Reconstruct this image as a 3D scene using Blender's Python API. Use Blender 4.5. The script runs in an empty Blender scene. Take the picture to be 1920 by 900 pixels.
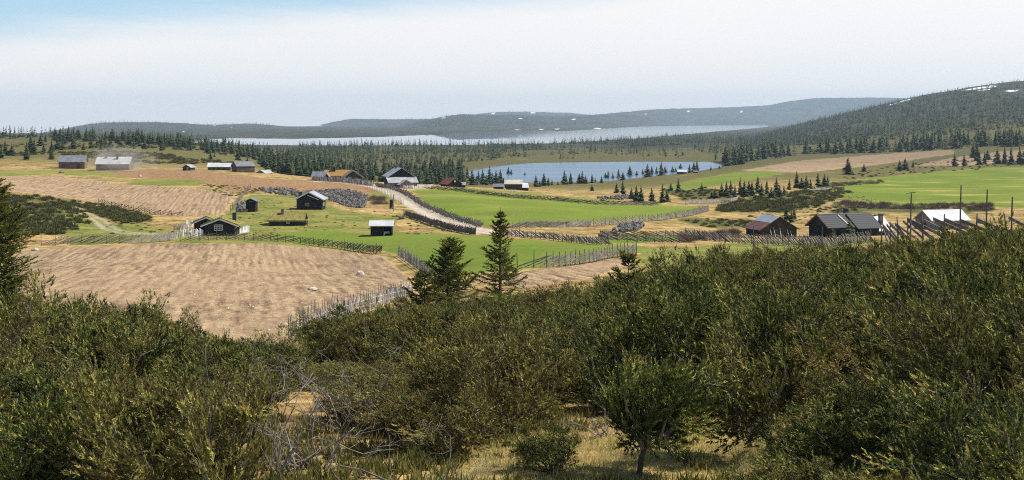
import bpy, math, random
import numpy as np
from mathutils import Vector, Matrix

random.seed(7)
RNG = np.random.default_rng(7)
scene = bpy.context.scene
COL = scene.collection
F, CU, HZ = 2637.0, 960.0, 225.0      # focal length, centre column and horizon row of the 1920 px photograph
RAD = math.radians

# ------------------------------------------------------------------ camera
cam_d = bpy.data.cameras.new('camera'); cam = bpy.data.objects.new('camera', cam_d)
COL.objects.link(cam); scene.camera = cam
cam.rotation_euler = (RAD(90), 0, 0)
cam_d.sensor_width = 36.0; cam_d.lens = 36.0 * F / 1920.0
cam_d.shift_y = (HZ - 450.0) / 1920.0
cam_d.clip_start = 0.1; cam_d.clip_end = 40000

# ------------------------------------------------------------------ small helpers
def tag(o, label=None, cat=None, group=None, kind=None):
    if label: o['label'] = label
    if cat: o['category'] = cat
    if group: o['group'] = group
    if kind: o['kind'] = kind
    return o

def link(name, data, parent=None, loc=(0, 0, 0), rz=0.0, scale=None):
    o = bpy.data.objects.new(name, data); COL.objects.link(o)
    o.location = loc
    if rz: o.rotation_euler = (0, 0, rz)
    if scale is not None: o.scale = (scale,) * 3 if np.isscalar(scale) else scale
    if parent: o.parent = parent
    return o

def make_mesh(name, verts, faces_list, mats=(), smooth=False, attrs=None, mat_index=None):
    """faces_list: list of int arrays (n,3) or (n,4)."""
    me = bpy.data.meshes.new(name)
    verts = np.asarray(verts, dtype=np.float32)
    me.vertices.add(len(verts)); me.vertices.foreach_set('co', verts.ravel())
    loops, starts, st = [], [], 0
    for fa in faces_list:
        fa = np.asarray(fa, dtype=np.int32)
        if len(fa) == 0: continue
        k = fa.shape[1]
        loops.append(fa.ravel()); starts.append(st + np.arange(len(fa), dtype=np.int32) * k); st += len(fa) * k
    loops = np.concatenate(loops); starts = np.concatenate(starts).astype(np.int32)
    me.loops.add(len(loops)); me.loops.foreach_set('vertex_index', loops)
    me.polygons.add(len(starts)); me.polygons.foreach_set('loop_start', starts)
    me.update(calc_edges=True)
    me.polygons.foreach_set('use_smooth', np.full(len(starts), smooth, dtype=bool))
    for m in mats: me.materials.append(m)
    if mat_index is not None: me.polygons.foreach_set('material_index', np.asarray(mat_index, dtype=np.int32))
    for an, (ty, dom, data) in (attrs or {}).items():
        at = me.attributes.new(an, ty, dom)
        at.data.foreach_set('value' if ty == 'FLOAT' else 'color', np.asarray(data, dtype=np.float32).ravel())
    me.update()
    return me

class MB:
    """collects boxes, beams and tubes into one mesh"""
    def __init__(s): s.v = []; s.f = []; s.a = []
    def poly(s, pts):
        n = len(s.v); s.v += [tuple(p) for p in pts]; s.f.append(tuple(range(n, n + len(pts))))
    def box(s, x0, x1, y0, y1, z0, z1):
        n = len(s.v)
        s.v += [(x0, y0, z0), (x1, y0, z0), (x1, y1, z0), (x0, y1, z0), (x0, y0, z1), (x1, y0, z1), (x1, y1, z1), (x0, y1, z1)]
        for q in ((3, 2, 1, 0), (4, 5, 6, 7), (0, 1, 5, 4), (1, 2, 6, 5), (2, 3, 7, 6), (3, 0, 4, 7)):
            s.f.append(tuple(n + i for i in q))
    def beam(s, p, q, w, h, up=(0, 0, 1), taper=1.0):
        p = Vector(p); q = Vector(q); d = (q - p)
        if d.length < 1e-6: return
        d.normalize(); u = Vector(up)
        sx = d.cross(u)
        if sx.length < 1e-3: sx = d.cross(Vector((1, 0, 0)))
        sx.normalize(); u2 = sx.cross(d).normalized()
        n = len(s.v)
        for e, k in ((p, 1.0), (q, taper)):
            for a, b in ((-1, -1), (1, -1), (1, 1), (-1, 1)):
                s.v.append(tuple(e + sx * a * w * .5 * k + u2 * b * h * .5 * k))
        for qd in ((0, 3, 2, 1), (4, 5, 6, 7), (0, 1, 5, 4), (1, 2, 6, 5), (2, 3, 7, 6), (3, 0, 4, 7)):
            s.f.append(tuple(n + i for i in qd))
    def tube(s, pts, rad, k=5):
        pts = [Vector(p) for p in pts]; n0 = len(s.v)
        for i, p in enumerate(pts):
            d = (pts[min(i + 1, len(pts) - 1)] - pts[max(i - 1, 0)]).normalized()
            sx = d.cross(Vector((.3, .2, 1)))
            if sx.length < 1e-3: sx = d.cross(Vector((1, 0, 0)))
            sx.normalize(); sy = sx.cross(d)
            r = rad[i] if hasattr(rad, '__len__') else rad
            for j in range(k):
                an = 2 * math.pi * j / k
                s.v.append(tuple(p + sx * (math.cos(an) * r) + sy * (math.sin(an) * r)))
        for i in range(len(pts) - 1):
            for j in range(k):
                a = n0 + i * k + j; b = n0 + i * k + (j + 1) % k
                s.f.append((a, b, b + k, a + k))
        s.f.append(tuple(n0 + (len(pts) - 1) * k + j for j in range(k)))
        s.f.append(tuple(n0 + k - 1 - j for j in range(k)))
    def mesh(s, name, mat, smooth=False):
        me = bpy.data.meshes.new(name); me.from_pydata(s.v, [], s.f)
        if mat: me.materials.append(mat)
        if smooth: me.polygons.foreach_set('use_smooth', np.ones(len(s.f), dtype=bool))
        me.update(); return me
    def build(s, name, mat, parent=None, loc=(0, 0, 0), rz=0.0, smooth=False):
        return link(name, s.mesh(name, mat, smooth), parent, loc, rz)

# ------------------------------------------------------------------ noise
def _hash(ix, iy, seed):
    h = (ix.astype(np.int64) * 374761393 + iy.astype(np.int64) * 668265263 + seed * 974711) & 0x7fffffff
    h = ((h ^ (h >> 13)) * 1274126177) & 0x7fffffff
    h = h ^ (h >> 16)
    return (h & 0xffff) / 65535.0
def vnoise(x, y, seed=0):
    x = np.asarray(x, dtype=float); y = np.asarray(y, dtype=float)
    ix = np.floor(x); iy = np.floor(y); fx = x - ix; fy = y - iy
    fx = fx * fx * (3 - 2 * fx); fy = fy * fy * (3 - 2 * fy)
    a = _hash(ix, iy, seed); b = _hash(ix + 1, iy, seed); c = _hash(ix, iy + 1, seed); d = _hash(ix + 1, iy + 1, seed)
    return (a + (b - a) * fx) * (1 - fy) + (c + (d - c) * fx) * fy - 0.5
def fbm(x, y, seed=0, oc=4):
    s = 0; am = 1.0
    for i in range(oc):
        s = s + am * vnoise(x, y, seed + i * 17); x = x * 2.03 + 3.1; y = y * 2.03 + 1.7; am *= .5
    return s
def sstep(a, b, x):
    t = np.clip((x - a) / (b - a), 0, 1); return t * t * (3 - 2 * t)
def smax(a, b, k):
    h = np.clip(.5 + .5 * (a - b) / k, 0, 1); return b + (a - b) * h + k * h * (1 - h)

# ------------------------------------------------------------------ terrain profile tables: (distance, height) per view column;
# heights above 100 are rows of the photograph read at that distance
TAB = {
 -700: [(1,-4.6),(18,-4.7),(28,-5.4),(42,-7.2),(60,-9),(90,-11),(185,-16),(250,-15),(330,-15),(430,-15.5),(520,-15),(700,-13),(950,-11.5),(1150,-12),(1700,-26),(2300,-31.5)],
 0:    [(1,-4.6),(18,-4.7),(28,-5.4),(42,-7.4),(60,-9),(90,-11),(190,-16.2),(222,-15.0),(262,360),(400,331),(450,316),(520,298),(700,277),(950,259),(1150,257),(1700,-26),(2300,-31.5)],
 200:  [(1,-4.6),(18,-4.7),(28,-5.4),(42,-7.6),(60,-9),(90,-11),(186,454),(210,434),(240,402),(280,375),(360,346),(430,325),(452,319.5),(520,303),(620,284),(850,264),(1050,260),(1600,-26),(2300,-31.5)],
 400:  [(1,-4.6),(18,-4.7),(28,-5.5),(42,-7.8),(57,-8.9),(90,-11.2),(186,453),(196,441),(215,424),(240,401),(300,363),(350,341),(400,324),(430,318.5),(480,314),(560,301),(750,286),(1000,276),(1600,-30),(2000,-31.5)],
 600:  [(1,-4.6),(18,-4.7),(28,-5.5),(42,-7.6),(57,-8.8),(90,-11.2),(186,459),(215,424),(250,394),(290,371),(330,350),(370,338.5),(400,334),(450,-19),(600,-24),(900,-28),(1200,-30),(1700,-31.5)],
 800:  [(1,-4.6),(18,-4.7),(28,-5.5),(42,-7.3),(60,-8.7),(100,-12),(130,-13.6),(190,447),(215,427),(270,388),(320,356),(360,347),(420,-20),(520,-25),(620,-27),(720,-29.2),(900,-29.3),(1200,-30),(1700,-31.5)],
 960:  [(1,-4.6),(18,-4.7),(28,-5.4),(42,-7.0),(60,-8.6),(118,-12),(160,467),(195,441),(215,424),(330,363),(380,356),(450,-22),(550,-26),(640,-29),(900,-29.3),(1150,-30),(1700,-31.5)],
 1120: [(1,-4.6),(18,-4.7),(28,-5.3),(42,-6.7),(60,-8.2),(118,492),(150,468),(200,440),(260,397),(330,374),(420,-22),(550,-26),(650,-29),(900,-29.3),(1150,-30),(1700,-31.5)],
 1300: [(1,-4.6),(18,-4.7),(28,-5.2),(42,-6.2),(60,-7.6),(110,-11.5),(150,468),(200,441),(270,399),(330,379),(400,363),(500,346),(600,333),(700,325),(780,321),(860,-29.4),(1050,-29.3),(1300,-29),(1800,-30.5),(2200,-31.5)],
 1410: [(1,-4.6),(18,-4.7),(28,-5.1),(42,-5.85),(62,-7.2),(110,-10.9),(155,465),(218,438),(282,399),(336,379),(412,358),(512,339),(612,326),(730,314),(880,-26.8),(1100,-27.5),(1400,-28.5),(1800,-30),(2300,-31.2),(3200,-31.6)],
 1500: [(1,-4.6),(18,-4.7),(28,-5.0),(42,-5.6),(62,-7),(110,-10.6),(160,462),(230,436),(290,399),(340,379),(420,355),(520,335),(620,322),(750,309),(900,298),(1150,284),(1500,270),(2000,252),(2600,238),(3000,232),(3600,-20),(5000,-31.5)],
 1600: [(1,-4.6),(18,-4.7),(28,-5.0),(42,-5.4),(62,-6.1),(90,-8.2),(120,456),(165,460),(225,436),(280,402),(330,383),(400,362),(500,341),(600,327),(750,309),(900,295),(1150,278),(1500,258),(2000,234),(2700,212),(3100,210),(3700,-10),(6000,-31.5)],
 1700: [(1,-4.6),(18,-4.7),(28,-4.9),(42,-5.3),(62,-5.6),(90,450),(120,451),(160,453),(225,437),(280,404),(330,386),(400,364),(500,345),(600,330),(680,320),(800,306),(950,290),(1150,274),(1500,248),(2000,218),(2700,189),(3100,186),(3800,20),(6000,-31.5)],
 1800: [(1,-4.6),(18,-4.7),(28,-4.9),(42,-5.2),(62,-5.45),(90,-7.5),(130,-11),(225,437),(280,404),(330,386),(400,364),(500,345),(600,328),(680,316),(800,301),(950,284),(1150,263),(1500,236),(2000,201),(2700,170),(3100,168),(3900,40),(6000,-30)],
 1920: [(1,-4.6),(18,-4.7),(28,-4.9),(42,-5.1),(62,-5.3),(90,-7.5),(140,-12),(225,430),(300,393),(400,363),(500,344),(600,326),(680,315),(800,296),(950,278),(1150,254),(1500,226),(2000,187),(2600,160),(3000,152),(3900,60),(6000,-20)],
 2640: [(1,-4.6),(18,-4.7),(28,-4.9),(42,-5.1),(62,-5.3),(90,-7.5),(140,-12),(225,-16),(300,-19),(400,-21),(500,-22),(680,-22),(950,-15),(1500,15),(2000,50),(2600,90),(3000,110),(3900,90),(6000,0)],
}
D_ROWS = np.concatenate([np.geomspace(1, 14, 24)[:-1], np.geomspace(14, 60, 150)[:-1], np.geomspace(60, 620, 400)[:-1],
                         np.geomspace(620, 3800, 200)[:-1], np.geomspace(3800, 14500, 110)])
U_COLS = np.concatenate([np.arange(-700, -40, 8.0), np.arange(-40, 1960, 3.2), np.arange(1960, 2641, 8.0)])
L_ROWS = np.log(D_ROWS)

def pchip(xs, ys, x):
    xs = np.asarray(xs, float); ys = np.asarray(ys, float)
    h = np.diff(xs); d = np.diff(ys) / h; m = np.zeros_like(ys)
    for i in range(1, len(xs) - 1):
        if d[i - 1] * d[i] > 0:
            w1 = 2 * h[i] + h[i - 1]; w2 = h[i] + 2 * h[i - 1]
            m[i] = (w1 + w2) / (w1 / d[i - 1] + w2 / d[i])
    m[0] = d[0]; m[-1] = 0
    k = np.clip(np.searchsorted(xs, x) - 1, 0, len(h) - 1)
    t = np.clip((x - xs[k]) / h[k], 0, 1)
    return ((1 + 2 * t) * (1 - t) ** 2 * ys[k] + t * (1 - t) ** 2 * h[k] * m[k]
            + t * t * (3 - 2 * t) * ys[k + 1] + t * t * (t - 1) * h[k] * m[k + 1])

us = sorted(TAB)
colz = []
for u in us:
    ds = [p[0] for p in TAB[u]] + [15000]
    zs = [(p[1] if p[1] < 100 else -(p[1] - HZ) / F * p[0]) for p in TAB[u]]; zs.append(zs[-1])
    colz.append(pchip(np.log(ds), zs, L_ROWS))
colz = np.array(colz)                                   # (columns, rows)
def lerp_cols(cu, cv, u):                               # smooth interpolation across columns
    k = np.clip(np.searchsorted(cu, u) - 1, 0, len(cu) - 2)
    t = np.clip((u - cu[k]) / (cu[k + 1] - cu[k]), 0, 1)
    return k, t
cu = np.array(us, float)
m_ = np.zeros_like(colz)
for i in range(1, len(cu) - 1):                          # limited slopes
    d0 = (colz[i] - colz[i - 1]) / (cu[i] - cu[i - 1]); d1 = (colz[i + 1] - colz[i]) / (cu[i + 1] - cu[i])
    m_[i] = np.where(d0 * d1 > 0, 2 * d0 * d1 / (d0 + d1 + 1e-12 * np.sign(d0 + d1 + 1e-20)), 0)
k, t = lerp_cols(cu, colz, U_COLS)
h_ = (cu[k + 1] - cu[k])[:, None]; t = t[:, None]
Z = ((1 + 2 * t) * (1 - t) ** 2 * colz[k] + t * (1 - t) ** 2 * h_ * m_[k]
     + t * t * (3 - 2 * t) * colz[k + 1] + t * t * (t - 1) * h_ * m_[k + 1]).T     # (rows, columns)
UU, DD = np.meshgrid(U_COLS, D_ROWS)
XX = (UU - CU) / F * DD
# distant ridges
RIDGES = [
 (6500, 2600, [(-700,262),(40,252),(115,241),(150,234),(195,229),(300,228.5),(400,232.5),(470,231.5),(540,236),(600,243),(700,252),(2640,262)]),
 (9000, 2000, [(-700,262),(500,248),(545,240),(580,236.5),(620,229),(665,222.5),(760,222),(900,222),(1000,235),(2640,262)]),
 ([(-700,6900),(860,6900),(1000,7500),(1120,8400),(1200,10000),(1300,11600),(1500,12200),(2640,12200)], 2600, [(-700,262),(560,250),(700,242),(760,233),(820,220),(865,213.5),(960,213.5),(1060,217),(1100,215),(1180,208),(1260,203),(1340,201),(1440,196),(1485,188),(1535,182.5),(1600,182),(1690,183),(1800,192),(2640,210)]),
 (11500, 2200, [(-700,262),(860,222),(900,213),(940,209.5),(1000,208.5),(1060,211),(1120,216),(1300,222),(2640,240)]),
]
drop0 = np.interp(U_COLS, [-700, 90, 140, 2640], [3300, 3300, 5600, 13500])[None, :]
far = -31.5 - 260 * sstep(drop0, drop0 + 3500, DD)
base0 = far - .3
for dk, wf, prof in RIDGES:
    top = pchip([p[0] for p in prof], [p[1] for p in prof], U_COLS)
    if not np.isscalar(dk): dk = np.interp(U_COLS, [q[0] for q in dk], [q[1] for q in dk])
    ztop = -(top - HZ) / F * dk - 5.0
    front = sstep(dk - wf, dk, DD); back = 1 - sstep(dk + 300, dk + 2200, DD)
    ins = np.clip(front * back, 0, 1)
    zz = np.where(ins > 1e-4, base0 + (ztop[None, :] - base0) * ins, -1e4)
    far = np.maximum(far, zz)
far = far + np.where(DD > 3600, 1, 0) * sstep(-30, -15, far) * (fbm(XX / 260, DD / 260, 5, 4) * 9)
Z = np.where(DD > 2300, np.where(Z < -31, far, smax(Z, far, 2.0)), Z)
# lakes carve the terrain
def seg_sd(px, py, poly, scale_y=1.0):
    """signed distance to a polygon, positive inside"""
    P = np.array(poly, float); P[:, 1] *= scale_y; py = py * scale_y
    d2 = np.full(px.shape, 1e18); inside = np.zeros(px.shape, bool)
    for i in range(len(P)):
        x0, y0 = P[i]; x1, y1 = P[(i + 1) % len(P)]
        ex, ey = x1 - x0, y1 - y0; wx, wy = px - x0, py - y0
        t = np.clip((wx * ex + wy * ey) / (ex * ex + ey * ey + 1e-12), 0, 1)
        d2 = np.minimum(d2, (wx - ex * t) ** 2 + (wy - ey * t) ** 2)
        c = (y0 > py) != (y1 > py)
        inside ^= c & (px < (x1 - x0) * (py - y0) / ((y1 - y0) if abs(y1 - y0) > 1e-9 else 1e-9) + x0)
    return np.where(inside, 1, -1) * np.sqrt(d2)
TARN, LAKE = -30.0, -33.0
TARN_POLY = [(866,336),(872,324),(890,318),(920,313.5),(965,308),(1010,305),(1100,303.6),(1180,302.6),(1260,303),(1335,304),(1358,309),(1352,317),(1310,326),(1250,336),(1150,343),(1000,345),(900,343)]
LAKE_POLY = [(340,266),(385,260.5),(430,258),(560,259),(700,256),(790,252.5),(850,250),(900,247),(960,245),(1000,244.6),(1060,245.2),(1110,242.5),(1150,240),(1200,237.2),(1285,235.2),(1330,235.0),(1438,233.6),(1442,238),(1400,242.5),(1330,248.5),(1250,256),(1180,262),(1100,267),(1030,270.5),(900,273),(700,275),(500,274),(380,271)]
def carve(Z, plane, poly, d0, d1, depth):
    sel = (DD > d0) & (DD < d1)
    yp = HZ - F * plane / DD
    nz = fbm(XX / 25, DD / 60, 31, 3) * 3.0
    sd = np.full(Z.shape, -50.0); sd[sel] = seg_sd(UU[sel], yp[sel], poly, 5.0)
    sd = sd + np.where(sel, nz, 0)
    land = np.where(sel & (sd > -70), np.maximum(Z, plane + .35 + .25 * np.clip(-sd / 10, 0, 3)), Z)
    k = sstep(-1.0, 2.5, sd)
    return land * (1 - k) + np.minimum(land, plane - depth) * k, sd
Z, sd_t = carve(Z, TARN, TARN_POLY, 560, 1200, 1.5)
Z, sd_l = carve(Z, LAKE, LAKE_POLY, 1690, 9800, 2.0)
# relief
amp = np.interp(L_ROWS, np.log([1, 20, 60, 200, 450, 1000, 3000, 14000]), [.02, .12, .2, .22, .5, 1.0, 2.0, 3.0])[:, None]
wl = np.interp(L_ROWS, np.log([1, 60, 400, 1000, 3000, 14000]), [3, 6, 18, 45, 120, 300])[:, None]
land_k = (sd_t < -2) & (sd_l < -2)
Z = Z + np.where(land_k, amp * fbm(XX / 6, DD / 6, 2, 3), 0) * np.where(DD < 420, 1, 0) * .7
Z = Z + np.where(land_k, amp * fbm(XX / 40, DD / 40, 3, 4), 0) * np.where(DD > 420, 1, .35) * np.where((DD > 1700) & (Z < -29), .2, 1)

def grid_bilin(A, X, Y):
    X = np.asarray(X, float); Y = np.maximum(np.asarray(Y, float), 1.0)
    u = CU + X * F / Y
    ci = np.interp(u, U_COLS, np.arange(len(U_COLS))); ri = np.interp(np.log(Y), L_ROWS, np.arange(len(L_ROWS)))
    c0 = np.clip(ci.astype(int), 0, len(U_COLS) - 2); r0 = np.clip(ri.astype(int), 0, len(L_ROWS) - 2)
    fc = ci - c0; fr = ri - r0
    return (A[r0, c0] * (1 - fc) + A[r0, c0 + 1] * fc) * (1 - fr) + (A[r0 + 1, c0] * (1 - fc) + A[r0 + 1, c0 + 1] * fc) * fr
def gz(X, Y): return grid_bilin(Z, X, Y)
YP = HZ - F * Z / DD                                     # photograph row where each ground point is seen
def at_u(u, D):                                          # ground point in view column u at distance D
    X = (u - CU) / F * D
    return Vector((X, D, float(gz(X, D))))
def hit(u, y, dmin=15, dmax=3000):                       # first ground point seen at pixel (u, y)
    ci = int(np.clip(np.interp(u, U_COLS, np.arange(len(U_COLS))), 0, len(U_COLS) - 1))
    sel = np.where((D_ROWS >= dmin) & (D_ROWS <= dmax))[0]
    yy = YP[sel, ci]
    w = np.where(yy <= y)[0]
    i = w[0] if len(w) else int(np.argmin(np.abs(yy - y)))
    D = D_ROWS[sel[i]]
    if len(w) and i > 0 and yy[i - 1] > y:
        t = (yy[i - 1] - y) / (yy[i - 1] - yy[i]); D = D_ROWS[sel[i - 1]] * (1 - t) + D * t
    return at_u(u, D)

# ------------------------------------------------------------------ ground cover zones (what grows or lies where)
CLEAR = [(830,905),(880,850),(960,825),(1080,815),(1160,800),(1250,790),(1420,780),(1530,800),(1530,905)]
def zone(polys, soft=2.0, namp=3.0, nsc=14.0, seed=50):
    out = np.zeros(Z.shape)
    for poly, d0, d1 in polys:
        P = np.array(poly, float)
        sel = (DD > d0) & (DD < d1) & (UU > P[:, 0].min() - 25) & (UU < P[:, 0].max() + 25) & (YP > P[:, 1].min() - 14) & (YP < P[:, 1].max() + 14)
        if not sel.any(): continue
        sd = seg_sd(UU[sel], YP[sel], poly, 2.2) + namp * fbm(XX[sel] / nsc * 3, DD[sel] / nsc, seed, 3) * 2
        out[sel] = np.maximum(out[sel], sstep(-soft, soft, sd))
    return out
def near_line(pts, width, soft=.6, seed=70):
    P = np.array([(p.x, p.y) for p in pts])
    lo = P.min(0) - 15; hi = P.max(0) + 15
    sel = (XX > lo[0]) & (XX < hi[0]) & (DD > lo[1]) & (DD < hi[1])
    out = np.zeros(Z.shape)
    x = XX[sel]; y = DD[sel]; d2 = np.full(x.shape, 1e9)
    for a, b in zip(P[:-1], P[1:]):
        e = b - a; t = np.clip(((x - a[0]) * e[0] + (y - a[1]) * e[1]) / (e @ e + 1e-9), 0, 1)
        d2 = np.minimum(d2, (x - a[0] - e[0] * t) ** 2 + (y - a[1] - e[1] * t) ** 2)
    d = np.sqrt(d2) + .5 * fbm(x / 3, y / 3, seed, 2)
    out[sel] = 1 - sstep(width / 2 - soft, width / 2 + soft, d)
    return out
def smooth_pts(pts, n=6):
    out = []
    for i in range(len(pts) - 1):
        p0, p1, p2, p3 = pts[max(i - 1, 0)], pts[i], pts[i + 1], pts[min(i + 2, len(pts) - 1)]
        for j in range(n):
            t = j / n
            out.append(tuple(.5 * (2 * p1[k] + (p2[k] - p0[k]) * t + (2 * p0[k] - 5 * p1[k] + 4 * p2[k] - p3[k]) * t * t + (3 * p1[k] - p0[k] - 3 * p2[k] + p3[k]) * t ** 3) for k in (0, 1)))
    return out + [tuple(pts[-1])]

M_LOWER = [(470,442),(520,437),(600,433),(690,440),(740,434),(800,437),(880,441),(930,446),(1000,449),(1130,459),(1205,463),(1260,470),(1150,478),(1080,492),(1000,502),(900,512),(820,516),(770,490),(735,474),(650,463),(520,449)]
M_BIG = [(772,357),(830,354),(900,361),(1000,370),(1120,379),(1240,385),(1335,388),(1310,400),(1200,411),(1100,420),(950,421),(905,424),(850,407),(800,384)]
M_TARN = [(1240,353),(1300,337),(1360,327),(1425,319),(1480,322),(1440,331),(1390,340),(1330,350),(1280,357)]
M_RIGHT = [(1560,341),(1700,328),(1800,318),(1920,313),(2640,306),(2640,388),(1920,391),(1800,385),(1700,387),(1640,381),(1560,369),(1545,357)]
M_BARN = [(1120,446),(1200,441),(1310,440),(1300,449),(1180,456),(1110,454)]
M_STRIP = [(-300,326),(100,319),(160,320),(240,326),(240,333),(100,327),(-300,334)]
M_PATCH = [(225,340),(300,333),(380,337),(400,345),(330,348),(260,347)]
M_TOPSTRIP = [(850,352),(1000,361),(1120,373),(1240,381),(1240,384),(1120,378),(1000,369),(840,356)]
P_NEAR = [(40,472),(120,464),(340,457),(480,457),(600,465),(716,481),(772,524),(765,552),(650,600),(560,644),(300,640),(60,600),(-20,520)]
P_LEFT = [(-300,334),(120,331),(240,347),(340,352),(440,362),(425,392),(408,407),(330,405),(250,393),(170,376),(50,361),(-300,358)]
P_RED = [(190,323),(280,318),(340,319),(430,328),(520,335),(600,339),(685,346),(705,361),(640,373),(530,357),(440,362),(400,348),(370,337),(250,333)]
P_TAN = [(1390,319),(1500,301),(1700,286),(1782,281),(1792,288),(1700,301),(1620,312),(1500,324)]
P_TANR = [(1715,310),(1800,294),(1880,284),(1920,281),(2640,270),(2640,300),(1920,302),(1800,311)]
P_TRACK = [(980,510),(1080,497),(1165,484),(1200,490),(1110,520),(970,540),(950,525)]
z_meadow = zone([(M_LOWER,95,235),(M_BIG,205,420),(M_TARN,420,800),(M_RIGHT,290,720),(M_BARN,150,240)], 3.0, 3.5)
z_meadow = np.maximum(z_meadow, .75 * zone([(M_STRIP,380,470),(M_PATCH,280,420)], 2.5, 4))
z_rough = zone([([(425,402),(445,372),(500,357),(545,362),(640,392),(700,402),(760,405),(700,442),(600,438),(470,446),(440,446)],185,300),
                ([(120,385),(200,415),(290,425),(360,436),(330,450),(130,462)],180,245),(M_TOPSTRIP,250,460),
                ([(330,440),(480,440),(720,472),(740,482),(640,470),(480,456),(330,455)],150,215),
                ([(655,360),(720,350),(770,376),(700,378)],240,350), ([(1200,470),(1700,430),(1920,420),(1920,470),(1200,500)],100,200)], 4, 6)
z_rough = np.maximum(z_rough, z_meadow * 0)
z_plough = zone([(P_NEAR,52,192),(P_LEFT,200,452),(P_TAN,560,1150),(P_TANR,560,1150),(P_TRACK,75,135)], 2.0, 2.0)
z_red = zone([(P_RED,250,470)], 2.5, 3.0)
H_POLYS = [([(-200,372),(60,366),(130,377),(160,400),(165,425),(120,440),(-200,446)],185,300),
           ([(125,376),(200,385),(270,402),(285,412),(230,420),(170,400)],190,300),
           ([(1340,398),(1370,375),(1440,365),(1560,350),(1600,362),(1540,385),(1480,398)],240,520),
           ([(1280,412),(1400,410),(1420,425),(1330,428)],190,280), ([(1560,376),(1860,383),(1860,400),(1560,400)],230,340),
           ([(1240,356),(1340,352),(1380,372),(1280,376)],330,470)]
z_heath = zone(H_POLYS, 6, 9)
z_heath = np.maximum(z_heath, .85 * sstep(430, 560, DD) * (1 - sstep(20, 60, UU - 2700)))
z_heath = z_heath * (1 - z_plough) * (1 - z_meadow)
road_px = smooth_pts([(600,340.5),(650,342.5),(690,347),(730,358),(765,375),(800,396),(840,414),(880,429),(930,437),(1000,441)])
road_pts = [hit(u, y, 195, 420) for u, y in road_px]
track_pts = [hit(u, y, 185, 300) for u, y in smooth_pts([(120,380),(150,396),(185,413),(205,428),(235,436),(300,440)])]
z_gravel = near_line(road_pts, 4.6, .5) * (1 - .45 * near_line(road_pts, .7, .35))
def offset_line(pts, off):
    out = []
    for i, p in enumerate(pts):
        a = pts[max(i - 1, 0)]; b = pts[min(i + 1, len(pts) - 1)]
        d = Vector((b.x - a.x, b.y - a.y, 0)).normalized()
        out.append(Vector((p.x - d.y * off, p.y + d.x * off, p.z)))
    return out
z_gravel = np.maximum(z_gravel, .5 * np.maximum(near_line(offset_line(track_pts, .75), .8, .3), near_line(offset_line(track_pts, -.75), .8, .3)))
track_zone = near_line(track_pts, 2.6, .4)
def D_FAR(y0, u0): return u0 < 1560
SNOWS = [((1762,170),(55,2.2),-.09), ((1835,165),(28,1.6),-.12), ((1850,168),(16,1.2),-.12), ((1700,188),(10,1.4),-.2), ((1682,193),(14,1.2),-.3), ((1725,178),(20,1.6),-.25), ((1898,170),(14,1.4),-.1),
         ((1868,225),(10,1.2),-.05), ((1290,209),(14,1),0), ((1320,208.5),(7,.9),0), ((832,221),(9,1.1),0), ((855,222),(4,.8),0), ((975,222),(7,.8),0), ((1450,190),(9,1),0),
         ((1480,205),(7,.8),0), ((1510,208),(7,.8),0), ((1000,211.5),(14,.9),0), ((925,212),(8,.8),0), ((185,231),(5,.9),0), ((400,236),(5,.8),0), ((435,239),(4,.8),0), ((345,247),(5,.8),0), ((655,227),(8,.8),0),
         ((970,243.5),(20,.9),0), ((1015,242.5),(9,1.2),0), ((1045,242),(9,1.2),0), ((1120,240.6),(15,1.2),0), ((1075,224),(8,.7),0), ((1150,220),(6,.7),0), ((1210,214),(6,.7),0), ((1390,209),(6,.8),0)]
z_snow = np.zeros(Z.shape)
for (u0, y0), (a, b), sl in SNOWS:
    sel = (DD > 1900) & (np.abs(UU - u0) < a + 5) & (np.abs(YP - y0) < a * abs(sl) + b + 3)
    du = UU[sel] - u0; dy = YP[sel] - y0 - du * sl
    a = a * (.4 if D_FAR(y0, u0) else 1); b = b * (.6 if D_FAR(y0, u0) else 1)
    e = (du / a) ** 2 + (dy / b) ** 2 + 2.2 * fbm(XX[sel] / 40, DD[sel] / 40, 91, 2)
    z_snow[sel] = np.maximum(z_snow[sel], 1 - sstep(.7, 1.2, e))
# forested slopes carry dark needle litter
z_litter = sstep(600, 900, DD) * .3 + .6 * sstep(1300, 1700, DD)
z_farhill = sstep(3900, 4500, DD) * sstep(-29, -18, Z)
z_litter = np.maximum(np.maximum(z_litter, z_farhill), .75 * sstep(3700, 4200, DD))
# clods and furrow relief on the worked soil
Z = Z + z_plough * np.where(DD < 120, .09, .0) * fbm(XX / .8, DD / 1.4, 61, 2)
YP = HZ - F * Z / DD

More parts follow.
